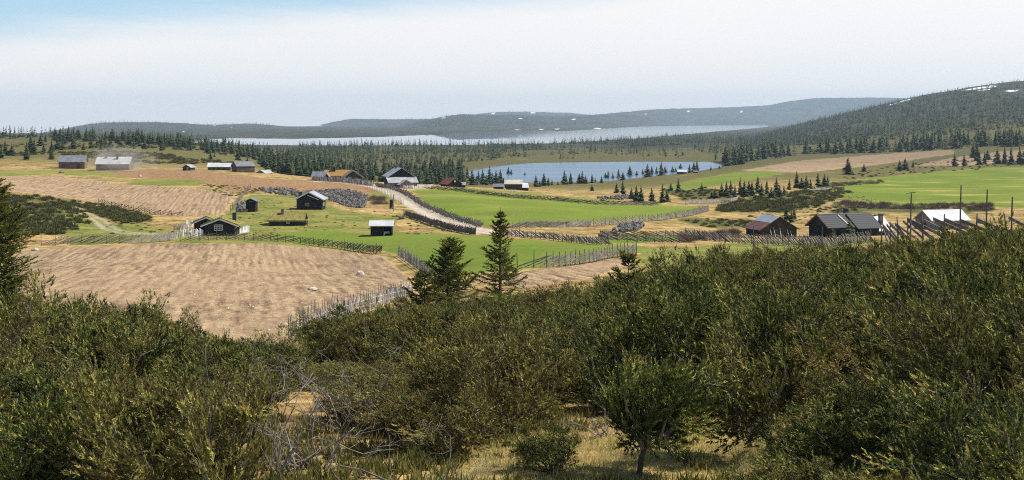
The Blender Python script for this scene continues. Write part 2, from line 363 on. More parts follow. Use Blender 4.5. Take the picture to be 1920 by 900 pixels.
# ------------------------------------------------------------------ node materials
class NT:
    def __init__(s, name, vol=False):
        s.m = bpy.data.materials.new(name); s.m.use_nodes = True; s.t = s.m.node_tree; s.t.nodes.clear()
        s.out = s.t.nodes.new('ShaderNodeOutputMaterial')
    def n(s, ty, **kw):
        nd = s.t.nodes.new(ty)
        for k, v in kw.items():
            if k in ('inp',):
                for kk, vv in v.items(): s.set(nd.inputs[kk], vv)
            else: setattr(nd, k, v)
        return nd
    def set(s, sock, v):
        if isinstance(v, tuple) and sock.type == 'VECTOR': sock.default_value = v; return
        if hasattr(v, 'is_output') or hasattr(v, 'links'): s.t.links.new(v, sock)
        elif isinstance(v, (tuple, list)) and len(v) == 3 and sock.type == 'RGBA': sock.default_value = (*v, 1)
        else: sock.default_value = v
    def pos(s): return s.n('ShaderNodeNewGeometry').outputs['Position']
    def obj(s): return s.n('ShaderNodeTexCoord').outputs['Object']
    def noise(s, vec, scale, detail=3.0, rough=.55, dist=0.0):
        return s.n('ShaderNodeTexNoise', inp={'Vector': vec, 'Scale': scale, 'Detail': detail, 'Roughness': rough, 'Distortion': dist}).outputs['Fac']
    def scale(s, vec, sx, sy, sz):
        return s.n('ShaderNodeMapping', inp={'Vector': vec, 'Scale': (sx, sy, sz)}).outputs[0]
    def rng(s, v, a, b, c=0.0, d=1.0):
        return s.n('ShaderNodeMapRange', inp={0: v, 1: a, 2: b, 3: c, 4: d}).outputs[0]
    def mix(s, f, a, b):
        nd = s.n('ShaderNodeMix', data_type='RGBA'); s.set(nd.inputs[0], f); s.set(nd.inputs[6], a); s.set(nd.inputs[7], b); return nd.outputs[2]
    def math(s, op, a, b=0.0):
        nd = s.n('ShaderNodeMath', operation=op); s.set(nd.inputs[0], a); s.set(nd.inputs[1], b); return nd.outputs[0]
    def bump(s, hgt, st=.4, dist=.1):
        return s.n('ShaderNodeBump', inp={'Height': hgt, 'Strength': st, 'Distance': dist}).outputs[0]
    def bsdf(s, color, rough=.9, spec=.15, metal=0.0, normal=None, extra=None):
        b = s.n('ShaderNodeBsdfPrincipled'); s.set(b.inputs['Base Color'], color); s.set(b.inputs['Roughness'], rough)
        s.set(b.inputs['Specular IOR Level'], spec); s.set(b.inputs['Metallic'], metal)
        if normal is not None: s.set(b.inputs['Normal'], normal)
        for k, v in (extra or {}).items(): s.set(b.inputs[k], v)
        s.t.links.new(b.outputs[0], s.out.inputs['Surface']); return b
    def attr(s, name, out='Fac'): return s.n('ShaderNodeAttribute', attribute_name=name).outputs[out]
    def rand(s): return s.n('ShaderNodeObjectInfo').outputs['Random']

def ground_material():
    N = NT('ground_cover'); p = N.pos()
    big = N.noise(p, .035, 3); mid = N.noise(p, .22, 4, .6); sm = N.noise(p, 1.1, 4, .65); fine = N.noise(p, 5.0, 3, .6)
    at = lambda nm: N.attr(nm)
    # dry grass, olive tussocks and brown dwarf shrubs
    straw = N.mix(N.rng(sm, .35, .65), (.27, .17, .065), (.50, .365, .155))
    dry = N.mix(N.rng(mid, .46, .62), straw, N.mix(N.rng(sm, .4, .6), (.085, .088, .022), (.19, .165, .048)))
    dry = N.mix(N.rng(N.noise(p, .16, 5, .65), .50, .64), dry, N.mix(N.rng(sm, .4, .6), (.15, .085, .04), (.33, .20, .09)))
    # heath: dark shrub cover with rusty and straw gaps
    heath = N.mix(N.rng(sm, .38, .62), (.050, .060, .018), (.105, .112, .034))
    heath = N.mix(N.rng(mid, .53, .66), heath, N.mix(N.rng(sm, .4, .6), (.12, .08, .035), (.22, .15, .065)))
    heath = N.mix(N.rng(N.noise(p, .07, 5, .65), .60, .72), heath, (.27, .19, .085))
    c = N.mix(at('heath'), dry, heath)
    rough = N.mix(N.rng(mid, .4, .6), (.10, .135, .025), (.22, .20, .055))
    rough = N.mix(N.rng(sm, .52, .72), rough, (.36, .27, .10))
    c = N.mix(at('rough'), c, rough)
    # meadow
    mead = N.mix(N.rng(big, .38, .6), (.095, .165, .018), (.152, .222, .026))
    mead = N.mix(N.rng(N.math('ADD', N.math('MULTIPLY', sm, .6), N.math('MULTIPLY', mid, .4)), .42, .62), mead, (.165, .165, .036))
    mead = N.mix(N.math('MULTIPLY', N.rng(N.noise(N.scale(p, .6, 1, 1), .045, 4, .6), .56, .70), N.attr('patchy')), mead, (.33, .28, .085))
    c = N.mix(at('meadow'), c, mead)
    # worked soil with straw stubble and furrows
    pr_ = N.n('ShaderNodeMapping', inp={'Vector': p, 'Rotation': (0, 0, RAD(-10.5))}).outputs[0]
    fw = N.noise(N.scale(pr_, 1.0, .03, 1.0), 1.7, 2, .5, .1)
    wv = N.n('ShaderNodeTexWave', wave_type='BANDS', bands_direction='X', inp={'Vector': pr_, 'Scale': .36, 'Distortion': .9, 'Detail': 1.0, 'Detail Scale': .12, 'Detail Roughness': .55}).outputs['Fac']
    fw = N.math('ADD', N.math('MULTIPLY', fw, .8), N.math('MULTIPLY', N.math('MULTIPLY', wv, N.rng(mid, .38, .6)), .17))
    soil_n = N.math('ADD', N.math('MULTIPLY', fine, .34), N.math('MULTIPLY', N.noise(p, 1.7, 5, .75), .6))
    soil_n = N.math('ADD', soil_n, N.math('MULTIPLY', fw, .55))
    soil = N.mix(N.rng(soil_n, .58, .82), (.128, .083, .052), (.45, .322, .19))
    soil = N.mix(N.rng(N.noise(p, .06, 4, .6), .45, .65), soil, N.mix(.55, soil, (.38, .26, .16)))
    soil = N.mix(N.rng(N.noise(p, 2.2, 4, .75), .60, .68), soil, (.075, .048, .03))
    c = N.mix(at('plough'), c, soil)
    red = N.mix(N.rng(N.noise(p, 1.3, 4, .7), .38, .62), (.16, .09, .048), (.36, .225, .115))
    c = N.mix(at('red'), c, red)
    grav = N.mix(N.rng(sm, .35, .65), (.36, .31, .25), (.52, .47, .40))
    c = N.mix(at('gravel'), c, grav)
    c = N.mix(at('litter'), c, N.mix(N.rng(N.noise(p, .009, 6, .75), .42, .66), (.016, .028, .022), (.075, .066, .046)))
    c = N.mix(at('snow'), c, (.85, .87, .9))
    hgt = N.math('ADD', N.math('MULTIPLY', sm, .8), N.math('MULTIPLY', soil_n, N.attr('plough')))
    N.bsdf(c, 1.0, .05, normal=N.bump(hgt, .9, .35))
    return N.m
MAT_GROUND = ground_material()

def wood_mat(name, c1, c2, scale=(1, 1, 8), rough=.85, sc=3.0):
    N = NT(name); p = N.scale(N.obj(), *scale)
    n = N.noise(p, sc, 4, .6); n2 = N.noise(N.obj(), .8, 3)
    c = N.mix(N.rng(n, .35, .65), c1, c2)
    c = N.mix(N.math('MULTIPLY', N.rng(n2, .45, .65), .45), c, tuple(min(1, x * 1.5 + .02) for x in c2))
    N.bsdf(c, rough, .2, normal=N.bump(n, .4, .03)); return N.m
M = {}
M['black_wood'] = wood_mat('tarred_boards', (.008, .0075, .007), (.018, .017, .016), (6, 6, .6))
M['dark_wood'] = wood_mat('dark_timber', (.022, .018, .015), (.05, .04, .032), (.8, .8, 8))
M['brown_wood'] = wood_mat('weathered_logs', (.10, .068, .045), (.19, .135, .09), (.6, .6, 7))
M['log_wood'] = wood_mat('brown_logs', (.045, .032, .026), (.10, .072, .055), (.6, .6, 7))
M['grey_wood'] = wood_mat('grey_timber', (.10, .09, .08), (.24, .22, .20), (5, 5, .7))
M['pale_wood'] = wood_mat('bleached_wood', (.24, .22, .20), (.46, .43, .39), (5, 5, .7))
M['fence_dark'] = wood_mat('old_fence_wood', (.055, .048, .042), (.17, .15, .135), (3, 3, 3))
M['fence_grey'] = wood_mat('grey_fence_wood', (.10, .09, .08), (.30, .28, .26), (3, 3, 3))
M['fence_slab'] = wood_mat('fence_slab_wood', (.055, .048, .044), (.20, .18, .165), (3, 3, 3))
M['white'] = wood_mat('white_paint', (.70, .70, .71), (.80, .80, .80), (3, 3, 1), .6)
M['bark'] = wood_mat('grey_bark', (.085, .072, .06), (.28, .25, .22), (2, 2, 2), .95, 6)
M['dead_twig'] = wood_mat('dead_twigs', (.11, .095, .08), (.28, .245, .215), (2, 2, 2), .95, 6)
M['bark_dark'] = wood_mat('dark_bark', (.05, .04, .032), (.12, .095, .075), (2, 2, 2), .95, 4)
M['rustred'] = wood_mat('rusty_sheet', (.08, .04, .032), (.165, .078, .058), (4, 4, 1), .6)
M['redroof'] = wood_mat('red_roof', (.10, .035, .025), (.17, .06, .04), (3, 3, 1), .7)
M['slate'] = wood_mat('grey_roof', (.11, .12, .14), (.17, .18, .205), (2, 2, 2), .55)
M['slate_light'] = wood_mat('light_grey_slates', (.20, .205, .215), (.33, .335, .345), (2, 2, 2), .6)
M['ochre_roof'] = wood_mat('pale_board_roof', (.33, .29, .23), (.46, .41, .33), (2, 2, 2), .7)
def metal_mat(name, c1, c2, rough=.35, metal=.25):
    N = NT(name); p = N.obj()
    w = N.n('ShaderNodeTexWave', wave_type='BANDS', bands_direction='Y', inp={'Vector': p, 'Scale': 3.0}).outputs['Fac']
    c = N.mix(N.rng(N.noise(p, .45, 2, .5), .3, .7), c1, c2)
    N.bsdf(c, rough, .4, metal, N.bump(w, .35, .03)); return N.m
M['white_metal'] = metal_mat('white_sheet_roof', (.40, .415, .43), (.60, .61, .62), .55, .1)
M['grey_metal'] = metal_mat('grey_sheet_roof', (.30, .33, .37), (.45, .48, .52), .45, .2)
def tile_mat():
    N = NT('dark_roof_tiles'); p = N.obj()
    w = N.n('ShaderNodeTexWave', wave_type='BANDS', bands_direction='Z', wave_profile='SAW', inp={'Vector': p, 'Scale': 1.25}).outputs['Fac']
    c = N.mix(N.rng(w, .0, 1.0), (.022, .023, .026), (.075, .078, .085))
    N.bsdf(c, .75, .25, normal=N.bump(w, .8, .05)); return N.m
M['tiles'] = tile_mat()
def turf_mat(name, a, b, d):
    N = NT(name); p = N.obj()
    c = N.mix(N.rng(N.noise(p, 1.3, 4, .6), .4, .6), a, b); c = N.mix(N.rng(N.noise(p, 6, 3, .6), .5, .7), c, d)
    N.bsdf(c, 1, .05, normal=N.bump(N.noise(p, 9, 3), 1, .1)); return N.m
M['turf'] = turf_mat('turf_roof', (.20, .18, .05), (.30, .25, .09), (.13, .13, .03))
M['turf_rust'] = turf_mat('rusty_turf_roof', (.34, .18, .06), (.26, .17, .06), (.38, .26, .10))
def stone_mat(name, a, b):
    N = NT(name); p = N.pos()
    c = N.mix(N.rng(N.noise(p, 1.5, 5, .65), .35, .65), a, b)
    N.bsdf(c, .95, .15, normal=N.bump(N.noise(p, 7, 4), .7, .06)); return N.m
M['stone'] = stone_mat('grey_stone', (.05, .048, .045), (.23, .22, .205))
M['pale_stone'] = stone_mat('pale_stone', (.40, .33, .25), (.62, .54, .44))
M['brick'] = stone_mat('chimney_brick', (.10, .075, .06), (.20, .15, .12))
M['sooty'] = stone_mat('sooty_masonry', (.03, .028, .026), (.075, .07, .066))
def simple(name, c, rough=.5, spec=.5):
    N = NT(name); N.bsdf(N.mix(N.noise(N.obj(), 3.0), tuple(x * .8 for x in c), c), rough, spec); return N.m
M['glass'] = simple('window_glass', (.03, .035, .04), .08, .6)
M['dark_gap'] = simple('dark_opening', (.006, .006, .006), .9, .1)
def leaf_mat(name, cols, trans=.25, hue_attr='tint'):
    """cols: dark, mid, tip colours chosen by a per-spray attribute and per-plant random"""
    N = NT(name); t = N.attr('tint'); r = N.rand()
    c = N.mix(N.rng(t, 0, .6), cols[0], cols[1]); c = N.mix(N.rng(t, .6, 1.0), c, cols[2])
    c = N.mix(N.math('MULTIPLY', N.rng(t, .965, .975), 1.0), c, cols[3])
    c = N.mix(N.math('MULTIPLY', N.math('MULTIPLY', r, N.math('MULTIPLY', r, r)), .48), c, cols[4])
    d = N.n('ShaderNodeBsdfPrincipled', inp={'Base Color': c, 'Roughness': .7, 'Specular IOR Level': .2})
    tr = N.n('ShaderNodeBsdfTranslucent', inp={'Color': c})
    ms = N.n('ShaderNodeMixShader', inp={0: trans}); N.t.links.new(d.outputs[0], ms.inputs[1]); N.t.links.new(tr.outputs[0], ms.inputs[2])
    N.t.links.new(ms.outputs[0], N.out.inputs['Surface']); return N.m
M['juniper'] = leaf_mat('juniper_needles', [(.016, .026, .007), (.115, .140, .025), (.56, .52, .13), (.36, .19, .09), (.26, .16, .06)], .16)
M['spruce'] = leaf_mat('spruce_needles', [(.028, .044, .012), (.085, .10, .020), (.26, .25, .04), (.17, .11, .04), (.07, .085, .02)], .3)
M['spruce_far'] = leaf_mat('spruce_crown', [(.028, .046, .018), (.055, .080, .026), (.115, .13, .036), (.105, .115, .034), (.05, .064, .024)], .15)
M['hill_forest'] = leaf_mat('hill_forest', [(.012, .024, .018), (.024, .040, .026), (.045, .06, .034), (.045, .06, .034), (.03, .045, .028)], .1)
M['heather'] = leaf_mat('low_shrub_leaves', [(.05, .07, .012), (.15, .15, .03), (.26, .22, .06), (.22, .10, .04), (.18, .14, .05)], .3)
M['shrub'] = leaf_mat('low_bush_leaves', [(.05, .058, .018), (.11, .11, .032), (.18, .165, .055), (.2, .13, .07), (.12, .11, .045)], .2)
M['twig'] = leaf_mat('bare_twigs', [(.07, .045, .04), (.12, .08, .065), (.17, .12, .09), (.2, .15, .1), (.10, .07, .055)], .1)
M['grass'] = leaf_mat('dry_grass_blades', [(.20, .25, .06), (.46, .42, .14), (.74, .62, .34), (.7, .6, .34), (.58, .48, .22)], .35)

# ------------------------------------------------------------------ ground split by what covers it
attrs_all = {'heath': z_heath, 'rough': z_rough, 'meadow': z_meadow, 'plough': z_plough, 'red': z_red, 'gravel': z_gravel, 'litter': z_litter, 'snow': z_snow,
             'patchy': np.where(DD > 290, np.where(UU > 1500, 1.0, .4), .4)}
nr, nc = Z.shape
P3 = np.stack([XX, DD, Z], -1).reshape(-1, 3)
ii = np.arange((nr - 1) * nc).reshape(nr - 1, nc)[:, :-1]
quads = np.stack([ii, ii + 1, ii + 1 + nc, ii + nc], -1)             # (nr-1, nc-1, 4)
fc = lambda a: .25 * (a[:-1, :-1] + a[1:, :-1] + a[:-1, 1:] + a[1:, 1:])
fu, fD, fy = fc(UU), fc(DD), fc(YP)
cls = np.zeros(fu.shape, int)
def inside_box(u0, u1, d0, d1): return (fu > u0) & (fu < u1) & (fD > d0) & (fD < d1)
cls[fD > 2250] = 1
pl = fc(z_plough) > .5; md = fc(z_meadow) > .4; rd = fc(z_red) > .5; gv = (fc(z_gravel) > .5); tz = fc(track_zone) > .5
cls[pl & inside_box(-100, 800, 50, 195)] = 2; cls[pl & inside_box(-800, 470, 195, 460)] = 3; cls[pl & inside_box(1300, 1795, 540, 1200) & (fu * 0 + 1 > 0)] = 4
cls[pl & inside_box(1795, 2700, 540, 1200)] = 5; cls[pl & inside_box(900, 1250, 60, 140)] = 6; cls[rd] = 7
cls[md & inside_box(440, 1300, 90, 240)] = 8; cls[md & inside_box(740, 1360, 200, 425) & (fc(np.where(DD > 0, YP, 0)) < 427)] = 9
cls[md & inside_box(1200, 1500, 425, 820)] = 10; cls[md & inside_box(1500, 2700, 280, 730)] = 11; cls[md & inside_box(-800, 460, 280, 480)] = 12
cls[tz & inside_box(-100, 420, 180, 300)] = 13; cls[gv & inside_box(500, 1050, 190, 430)] = 14
NAMES = {0: ('ground', 'dry grass and heath ground of the farm valley', 'ground'), 1: ('hills', 'distant forested hills behind the lakes with patches of snow', 'hills'),
 2: ('ploughed_field', 'near tan ploughed field with furrows below the black cabin', 'field'), 3: ('ploughed_field', 'pale straw ploughed field on the left hillside above the wheel track', 'field'),
 4: ('ploughed_field', 'large tan field under the spruce row on the right', 'field'), 5: ('ploughed_field', 'narrow tan field at the right edge among spruces', 'field'),
 6: ('ploughed_field', 'small bare tan strip behind the junipers in the centre', 'field'), 7: ('ploughed_field', 'reddish brown ploughed strip below the turf roofed farmhouses', 'field'),
 8: ('meadow', 'green meadow around the white roofed shed', 'meadow'), 9: ('meadow', 'bright green meadow beside the gravel road', 'meadow'), 10: ('meadow', 'small green meadow near the blue tarn', 'meadow'),
 11: ('meadow', 'wide green meadow with tan patches on the right', 'meadow'), 12: ('meadow', 'thin green grass strips on the left hillside', 'meadow'),
 13: ('path', 'grassy wheel track beside the dark shrubs on the left', 'path'), 14: ('road', 'pale gravel road winding down between two fences', 'road')}
for k, (nm, lab, cat) in NAMES.items():
    q = quads[cls == k]
    if len(q) == 0: continue
    used = np.unique(q); remap = np.full(nr * nc, -1, np.int32); remap[used] = np.arange(len(used))
    me = make_mesh(nm, P3[used], [remap[q]], [MAT_GROUND], True, {a: ('FLOAT', 'POINT', v.reshape(-1)[used]) for a, v in attrs_all.items()})
    tag(link(nm, me), lab, cat, kind='structure')

# water
def water(name, plane, d0, d1, ua, ub, rough, bump, base, label, sc):
    N = NT(name); p = N.pos()
    n = N.noise(N.scale(p, 1, .35, 1), sc, 3, .5)
    wind = N.rng(N.noise(N.scale(p, .35, 1.6, 1), .02, 3), .4, .6)
    if sc < .6 and plane == LAKE:                      # a breeze ruffles the eastern half
        sx_ = N.n('ShaderNodeSeparateXYZ', inp={0: p}); east = N.rng(N.math('DIVIDE', sx_.outputs[0], sx_.outputs[1]), -.02, .09, 0, .11)
        wind = N.math('ADD', N.math('MULTIPLY', wind, .012), east); rough = (rough[0], 1.0)
    N.bsdf(base, N.math('ADD', rough[0], N.math('MULTIPLY', wind, rough[1])), .5, normal=N.bump(n, bump, .2), extra={'IOR': 1.333})
    v = []; f = []
    xa = lambda u, d: (u - CU) / F * d
    ds = np.geomspace(d0, d1, 14)
    for d in ds: v += [(xa(ua, d), d, plane), (xa(ub, d), d, plane)]
    for i in range(len(ds) - 1): f.append((2 * i, 2 * i + 1, 2 * i + 3, 2 * i + 2))
    me = make_mesh(name, v, [f], [N.m]); tag(link(name, me), label, 'lake', kind='structure')
water('lake_water', TARN, 640, 1150, 840, 1380, (.21, .03), .35, (.03, .075, .14), 'small blue tarn beyond the green meadows', .35)
water('lake_water', LAKE, 1700, 9700, 200, 1470, (.0, .015), .012, (.03, .05, .07), 'large pale lake below the far hills', .5)

# ================================================================== buildings
def root_at(name, label, cat, loc, rz=0.0, group=None):
    o = link(name, None, None, loc, rz); o.empty_display_size = .5
    return tag(o, label, cat, group)
def face_box(mb, axis, c, half_w, z0, z1, off, th):
    pass
def window(parent, side, w2, l2, cx, cz, ww, wh, cols=2, rows=2, fm='white'):
    """a window on one wall: front/left/right/back in local axes"""
    def put(mb, a0, a1, z0, z1, d0, d1):
        if side == 'front': mb.box(a0, a1, -l2 - d1, -l2 - d0, z0, z1)
        elif side == 'left': mb.box(-w2 - d1, -w2 - d0, a0, a1, z0, z1)
        elif side == 'right': mb.box(w2 + d0, w2 + d1, a0, a1, z0, z1)
    fr = MB(); t = .07
    a0, a1, z0, z1 = cx - ww / 2, cx + ww / 2, cz - wh / 2, cz + wh / 2
    put(fr, a0, a1, z1 - t, z1, .003, .06); put(fr, a0, a1, z0, z0 + t, .003, .06)
    put(fr, a0, a0 + t, z0 + t, z1 - t, .003, .06); put(fr, a1 - t, a1, z0 + t, z1 - t, .003, .06)
    for i in range(1, cols): x = a0 + ww * i / cols; put(fr, x - .035, x + .035, z0 + t, z1 - t, .003, .055)
    for i in range(1, rows): z = z0 + wh * i / rows; put(fr, a0 + t, a1 - t, z - .018, z + .018, .003, .045)
    f = fr.build('window', M[fm], parent)
    g = MB(); put(g, a0 + t * .5, a1 - t * .5, z0 + t * .5, z1 - t * .5, .002, .02); g.build('pane', M['glass'], f)
def gable_walls(w2, l2, wh, rise, base=-.8, open_front=None):
    mb = MB()
    A = [(-w2, -l2), (w2, -l2), (w2, l2), (-w2, l2)]
    mb.poly([(-w2, -l2, base), (w2, -l2, base), (w2, -l2, wh), (0, -l2, wh + rise), (-w2, -l2, wh)])
    mb.poly([(w2, l2, base), (-w2, l2, base), (-w2, l2, wh), (0, l2, wh + rise), (w2, l2, wh)])
    mb.poly([(w2, -l2, base), (w2, l2, base), (w2, l2, wh), (w2, -l2, wh)])
    if open_front == 'left':
        pass
    else:
        mb.poly([(-w2, l2, base), (-w2, -l2, base), (-w2, -l2, wh), (-w2, l2, wh)])
    return mb
def gable_roof(w2, l2, wh, rise, ov, oe, th):
    """two roof slabs with eave overhang ov and gable overhang oe"""
    mb = MB(); sl = rise / w2
    for s in (-1, 1):
        xe = s * (w2 + ov); ze = wh - sl * ov + .02; zr = wh + rise + .02
        y0, y1 = -l2 - oe, l2 + oe
        a = [(0, y0, zr), (xe, y0, ze), (xe, y1, ze), (0, y1, zr)]
        b = [(x, y, z + th) for x, y, z in a]
        if s > 0: a = a[::-1]; b = b[::-1]
        n = len(mb.v); mb.v += a + b
        for q in ((0, 1, 2, 3), (7, 6, 5, 4), (0, 4, 5, 1), (1, 5, 6, 2), (2, 6, 7, 3)): mb.f.append(tuple(n + i for i in q))
    return mb
def barge(w2, l2, wh, rise, ov, oe, width=.16, dz=-.04):
    mb = MB(); sl = rise / w2
    for s in (-1, 1):
        mb.beam((0, -l2 - oe - .03, wh + rise + dz), (s * (w2 + ov), -l2 - oe - .03, wh - sl * ov + dz), .04, width)
    return mb
def chimney(parent, x, y, z0, z1, s=.6, mat='sooty', cap=True):
    mb = MB(); mb.box(x - s / 2, x + s / 2, y - s / 2, y + s / 2, z0, z1)
    c = mb.build('chimney', M[mat], parent)
    if cap:
        m2 = MB(); m2.box(x - s * .62, x + s * .62, y - s * .62, y + s * .62, z1 + .002, z1 + .1); m2.build('cap', M['stone'], c)
def gable_house(label, cat, u, y, dmin, dmax, a, w, l, wh, rise, wall='black_wood', roof='slate', ov=.3, oe=.3, th=.1, white_barge=False, name='farmhouse', group=None, dz=0.0, depth_off=True, base=-1.0):
    p = hit(u, y, dmin, dmax)
    r = root_at(name, label, cat, (p.x, p.y + (l / 2 if depth_off else 0), 0), RAD(a), group)
    pts = [Matrix.Rotation(RAD(a), 3, 'Z') @ Vector((sx * w / 2, sy * l / 2, 0)) for sx in (-1, 1) for sy in (-1, 1)]
    zs = [float(gz(r.location.x + q.x, r.location.y + q.y)) for q in pts]
    r.location.z = float(np.median(zs)) * .5 + min(zs) * .5 + dz
    gable_walls(w / 2, l / 2, wh, rise, base).build('wall', M[wall], r)
    rf = gable_roof(w / 2, l / 2, wh, rise, ov, oe, th).build('roof', M[roof], r)
    if white_barge: barge(w / 2, l / 2, wh, rise, ov, oe).build('bargeboard', M['white'], rf)
    return r, rf, w / 2, l / 2
def door(parent, side, w2, l2, cx, dw, dh, mat='dark_wood', z0=0.0):
    mb = MB()
    if side == 'front': mb.box(cx - dw / 2, cx + dw / 2, -l2 - .05, -l2 - .003, z0, z0 + dh)
    elif side == 'left': mb.box(-w2 - .05, -w2 - .003, cx - dw / 2, cx + dw / 2, z0, z0 + dh)
    elif side == 'right': mb.box(w2 + .003, w2 + .05, cx - dw / 2, cx + dw / 2, z0, z0 + dh)
    return mb.build('door', M[mat], parent)

# weathered barn and white-roofed house on the left hill
r, rf, w2, l2 = gable_house('brown weathered log barn with a plain grey roof, left of the white roofed house', 'barn', 137, 315.5, 425, 470, 97, 5.2, 8.3, 2.3, 1.9, 'brown_wood', 'slate', .35, .35, name='log_barn', depth_off=False)
door(r, 'left', w2, l2, -2.2, 1.1, 1.7, 'log_wood'); door(r, 'left', w2, l2, 2.6, .8, 1.5, 'log_wood')
r, rf, w2, l2 = gable_house('brown house with a white sheet roof and two dark chimneys in dust', 'house', 215, 318.5, 425, 470, 92, 5.6, 10.6, 2.2, 2.0, 'brown_wood', 'white_metal', .4, .3, depth_off=False)
chimney(rf, -.5, -3.2 + 5.7, 2.6, 4.55, .55); chimney(rf, -1.0, -1.1, 2.6, 4.75, .6)
for cx in (-3.6, -1.2, 1.4, 3.6): window(r, 'left', w2, l2, cx, 1.25, .8, .8, 2, 2, 'pale_wood')
# cluster beyond the red field
r, rf, w2, l2 = gable_house('tiny dark gabled hut alone beyond the reddish field', 'hut', 352, 321.5, 425, 520, -14, 2.5, 3.0, 1.0, .75, 'dark_wood', 'slate_light', .25, .2, name='hut')
door(r, 'front', w2, l2, .3, .7, 1.1, 'grey_wood')
r, rf, w2, l2 = gable_house('low dark shed with a long white sheet roof touching a brown barn', 'shed', 412, 326, 425, 520, 92, 3.4, 6.6, 1.15, 1.0, 'dark_wood', 'white_metal', .3, .25, name='shed', depth_off=False)
for cx in (-2.4, -.8, .8, 2.2): window(r, 'left', w2, l2, cx, .6, .6, .5, 2, 1, 'grey_wood')
r, rf, w2, l2 = gable_house('dark brown barn with a grey roof and its gable turned left', 'barn', 456, 328, 415, 520, 123, 3.9, 5.6, 1.9, 1.25, 'log_wood', 'slate', .2, .2, name='barn', depth_off=False)
door(r, 'front', w2, l2, 0, 1.0, 1.5)
r, rf, w2, l2 = gable_house('half sunk little shed with only its sloping grey roof showing', 'shed', 494, 331, 410, 520, -28, 3.2, 3.4, .35, .8, 'grey_wood', 'slate_light', .3, .3, name='shed')
# turf-roofed farm in the middle
r, rf, w2, l2 = gable_house('low grey roofed shed at the left end of the turf roofed farm', 'shed', 601, 338, 360, 410, 84, 3.2, 3.8, 1.2, 1.1, 'dark_wood', 'slate', .35, .3, name='shed', depth_off=False)
r, rf, w2, l2 = gable_house('long farmhouse with rusty turf roof and white trimmed porch gable', 'farmhouse', 634, 339, 360, 410, 88, 4.4, 6.8, 1.5, 1.3, 'dark_wood', 'turf_rust', .4, .3, .2, depth_off=False)
chimney(rf, -.4, 1.0, 2.2, 3.8, .75)
pm = gable_walls(.9, .9, 1.1, 1.15); po = pm.build('porch', M['dark_wood'], r, (-w2 - .7, 2.4, 0), RAD(-90))
gr = gable_roof(.9, .9, 1.1, 1.15, .3, .25, .08).build('porch_roof', M['turf_rust'], po)
barge(.9, .9, 1.1, 1.15, .3, .25, .16, 0).build('bargeboard', M['white'], po)
for cx in (-.4, -2.0): window(r, 'left', w2, l2, cx, .95, .7, .6, 2, 1, 'pale_wood')
r, rf, w2, l2 = gable_house('gabled farmhouse with grey timber front, turf roof and wide chimney', 'farmhouse', 658, 342, 350, 400, 10, 4.6, 6.0, 1.6, 1.55, 'dark_wood', 'turf_rust', .45, .4, .15)
barge(w2, l2, 1.6, 1.55, .45, .42, .34, .1).build('bargeboard', M['slate_light'], rf)
chimney(rf, 2.3, 1.4, 1.2, 3.5, .8); door(r, 'front', w2, l2, -.9, .9, 1.6, 'grey_wood'); window(r, 'front', w2, l2, .9, 1.0, .8, .7, 2, 2, 'pale_wood')
# two-storey house by the road
r, rf, w2, l2 = gable_house('tall dark house with steep grey slate roof and lower annexes by the road', 'house', 745, 351, 300, 360, 17, 5.6, 6.5, 2.75, 1.8, 'black_wood', 'slate_light', .5, .4, .1)
chimney(rf, -.4, .8, 4.0, 5.1, .5, 'stone'); chimney(rf, .5, 2.4, 4.0, 5.3, .45, 'stone')
mb = MB(); mb.box(-3.5, 3.3, -l2 - 2.3, -l2 - .003, -1, 1.25); an = mb.build('annex', M['grey_wood'], r)
mb = MB(); n = 0
mb.poly([(-3.75, -l2 - 2.6, 1.25), (3.6, -l2 - 2.6, 1.25), (3.6, -l2 - .01, 2.55), (-3.75, -l2 - .01, 2.55)])
mb.poly([(3.6, -l2 - 2.6, 1.15), (-3.75, -l2 - 2.6, 1.15), (-3.75, -l2 - .01, 2.45), (3.6, -l2 - .01, 2.45)])
mb.poly([(-3.75, -l2 - 2.6, 1.15), (3.6, -l2 - 2.6, 1.15), (3.6, -l2 - 2.6, 1.25), (-3.75, -l2 - 2.6, 1.25)])
mb.build('annex_roof', M['slate_light'], r)
pm = gable_walls(1.55, 1.2, .95, .95); po = pm.build('porch', M['grey_wood'], r, (.15, -l2 - 3.5, 0))
gable_roof(1.55, 1.2, .95, .95, .35, .3, .08).build('porch_roof', M['slate_light'], po)
mb = MB()
for i in range(9): x = -1.4 + i * .35; mb.box(x - .06, x + .06, -1.28, -1.203, -.4, .95 + .9 * (1 - abs(x) / 1.55))
mb.build('timber_cladding', M['pale_wood'], po)
window(an, 'right', 3.3, 0, -l2 - 1.2, .7, .8, .6)
# red roof hut and the barns by the tarn
r, rf, w2, l2 = gable_house('dark cabin with a rust red roof and a white round gable mark', 'cabin', 845, 350, 345, 420, 27, 3.7, 4.6, .9, 1.25, 'black_wood', 'redroof', .3, .3, name='cabin')
mb = MB(); c0 = Vector((0, -l2 - .05, 1.55))
mb.tube([c0 + Vector((0, .04, 0)), c0 - Vector((0, .03, 0))], .27, 12); mb.build('gable_vent', M['white'], r)
r, rf, w2, l2 = gable_house('tiny dark shed with a grey roof beside the red roofed cabin', 'shed', 865, 351, 345, 420, 86, 1.6, 1.9, .7, .5, 'black_wood', 'slate_light', .25, .2, name='shed', depth_off=False)
r, rf, w2, l2 = gable_house('dark log barn with a pale board roof and white lean-to', 'barn', 963, 355.5, 350, 420, 89, 3.4, 4.9, 1.85, 1.0, 'dark_wood', 'ochre_roof', .25, .15, name='log_barn', depth_off=False)
mb = MB(); mb.box(-1.5, 1.3, -l2 - 1.75, -l2 - .003, -.8, .85); mb.build('lean_to', M['black_wood'], r)
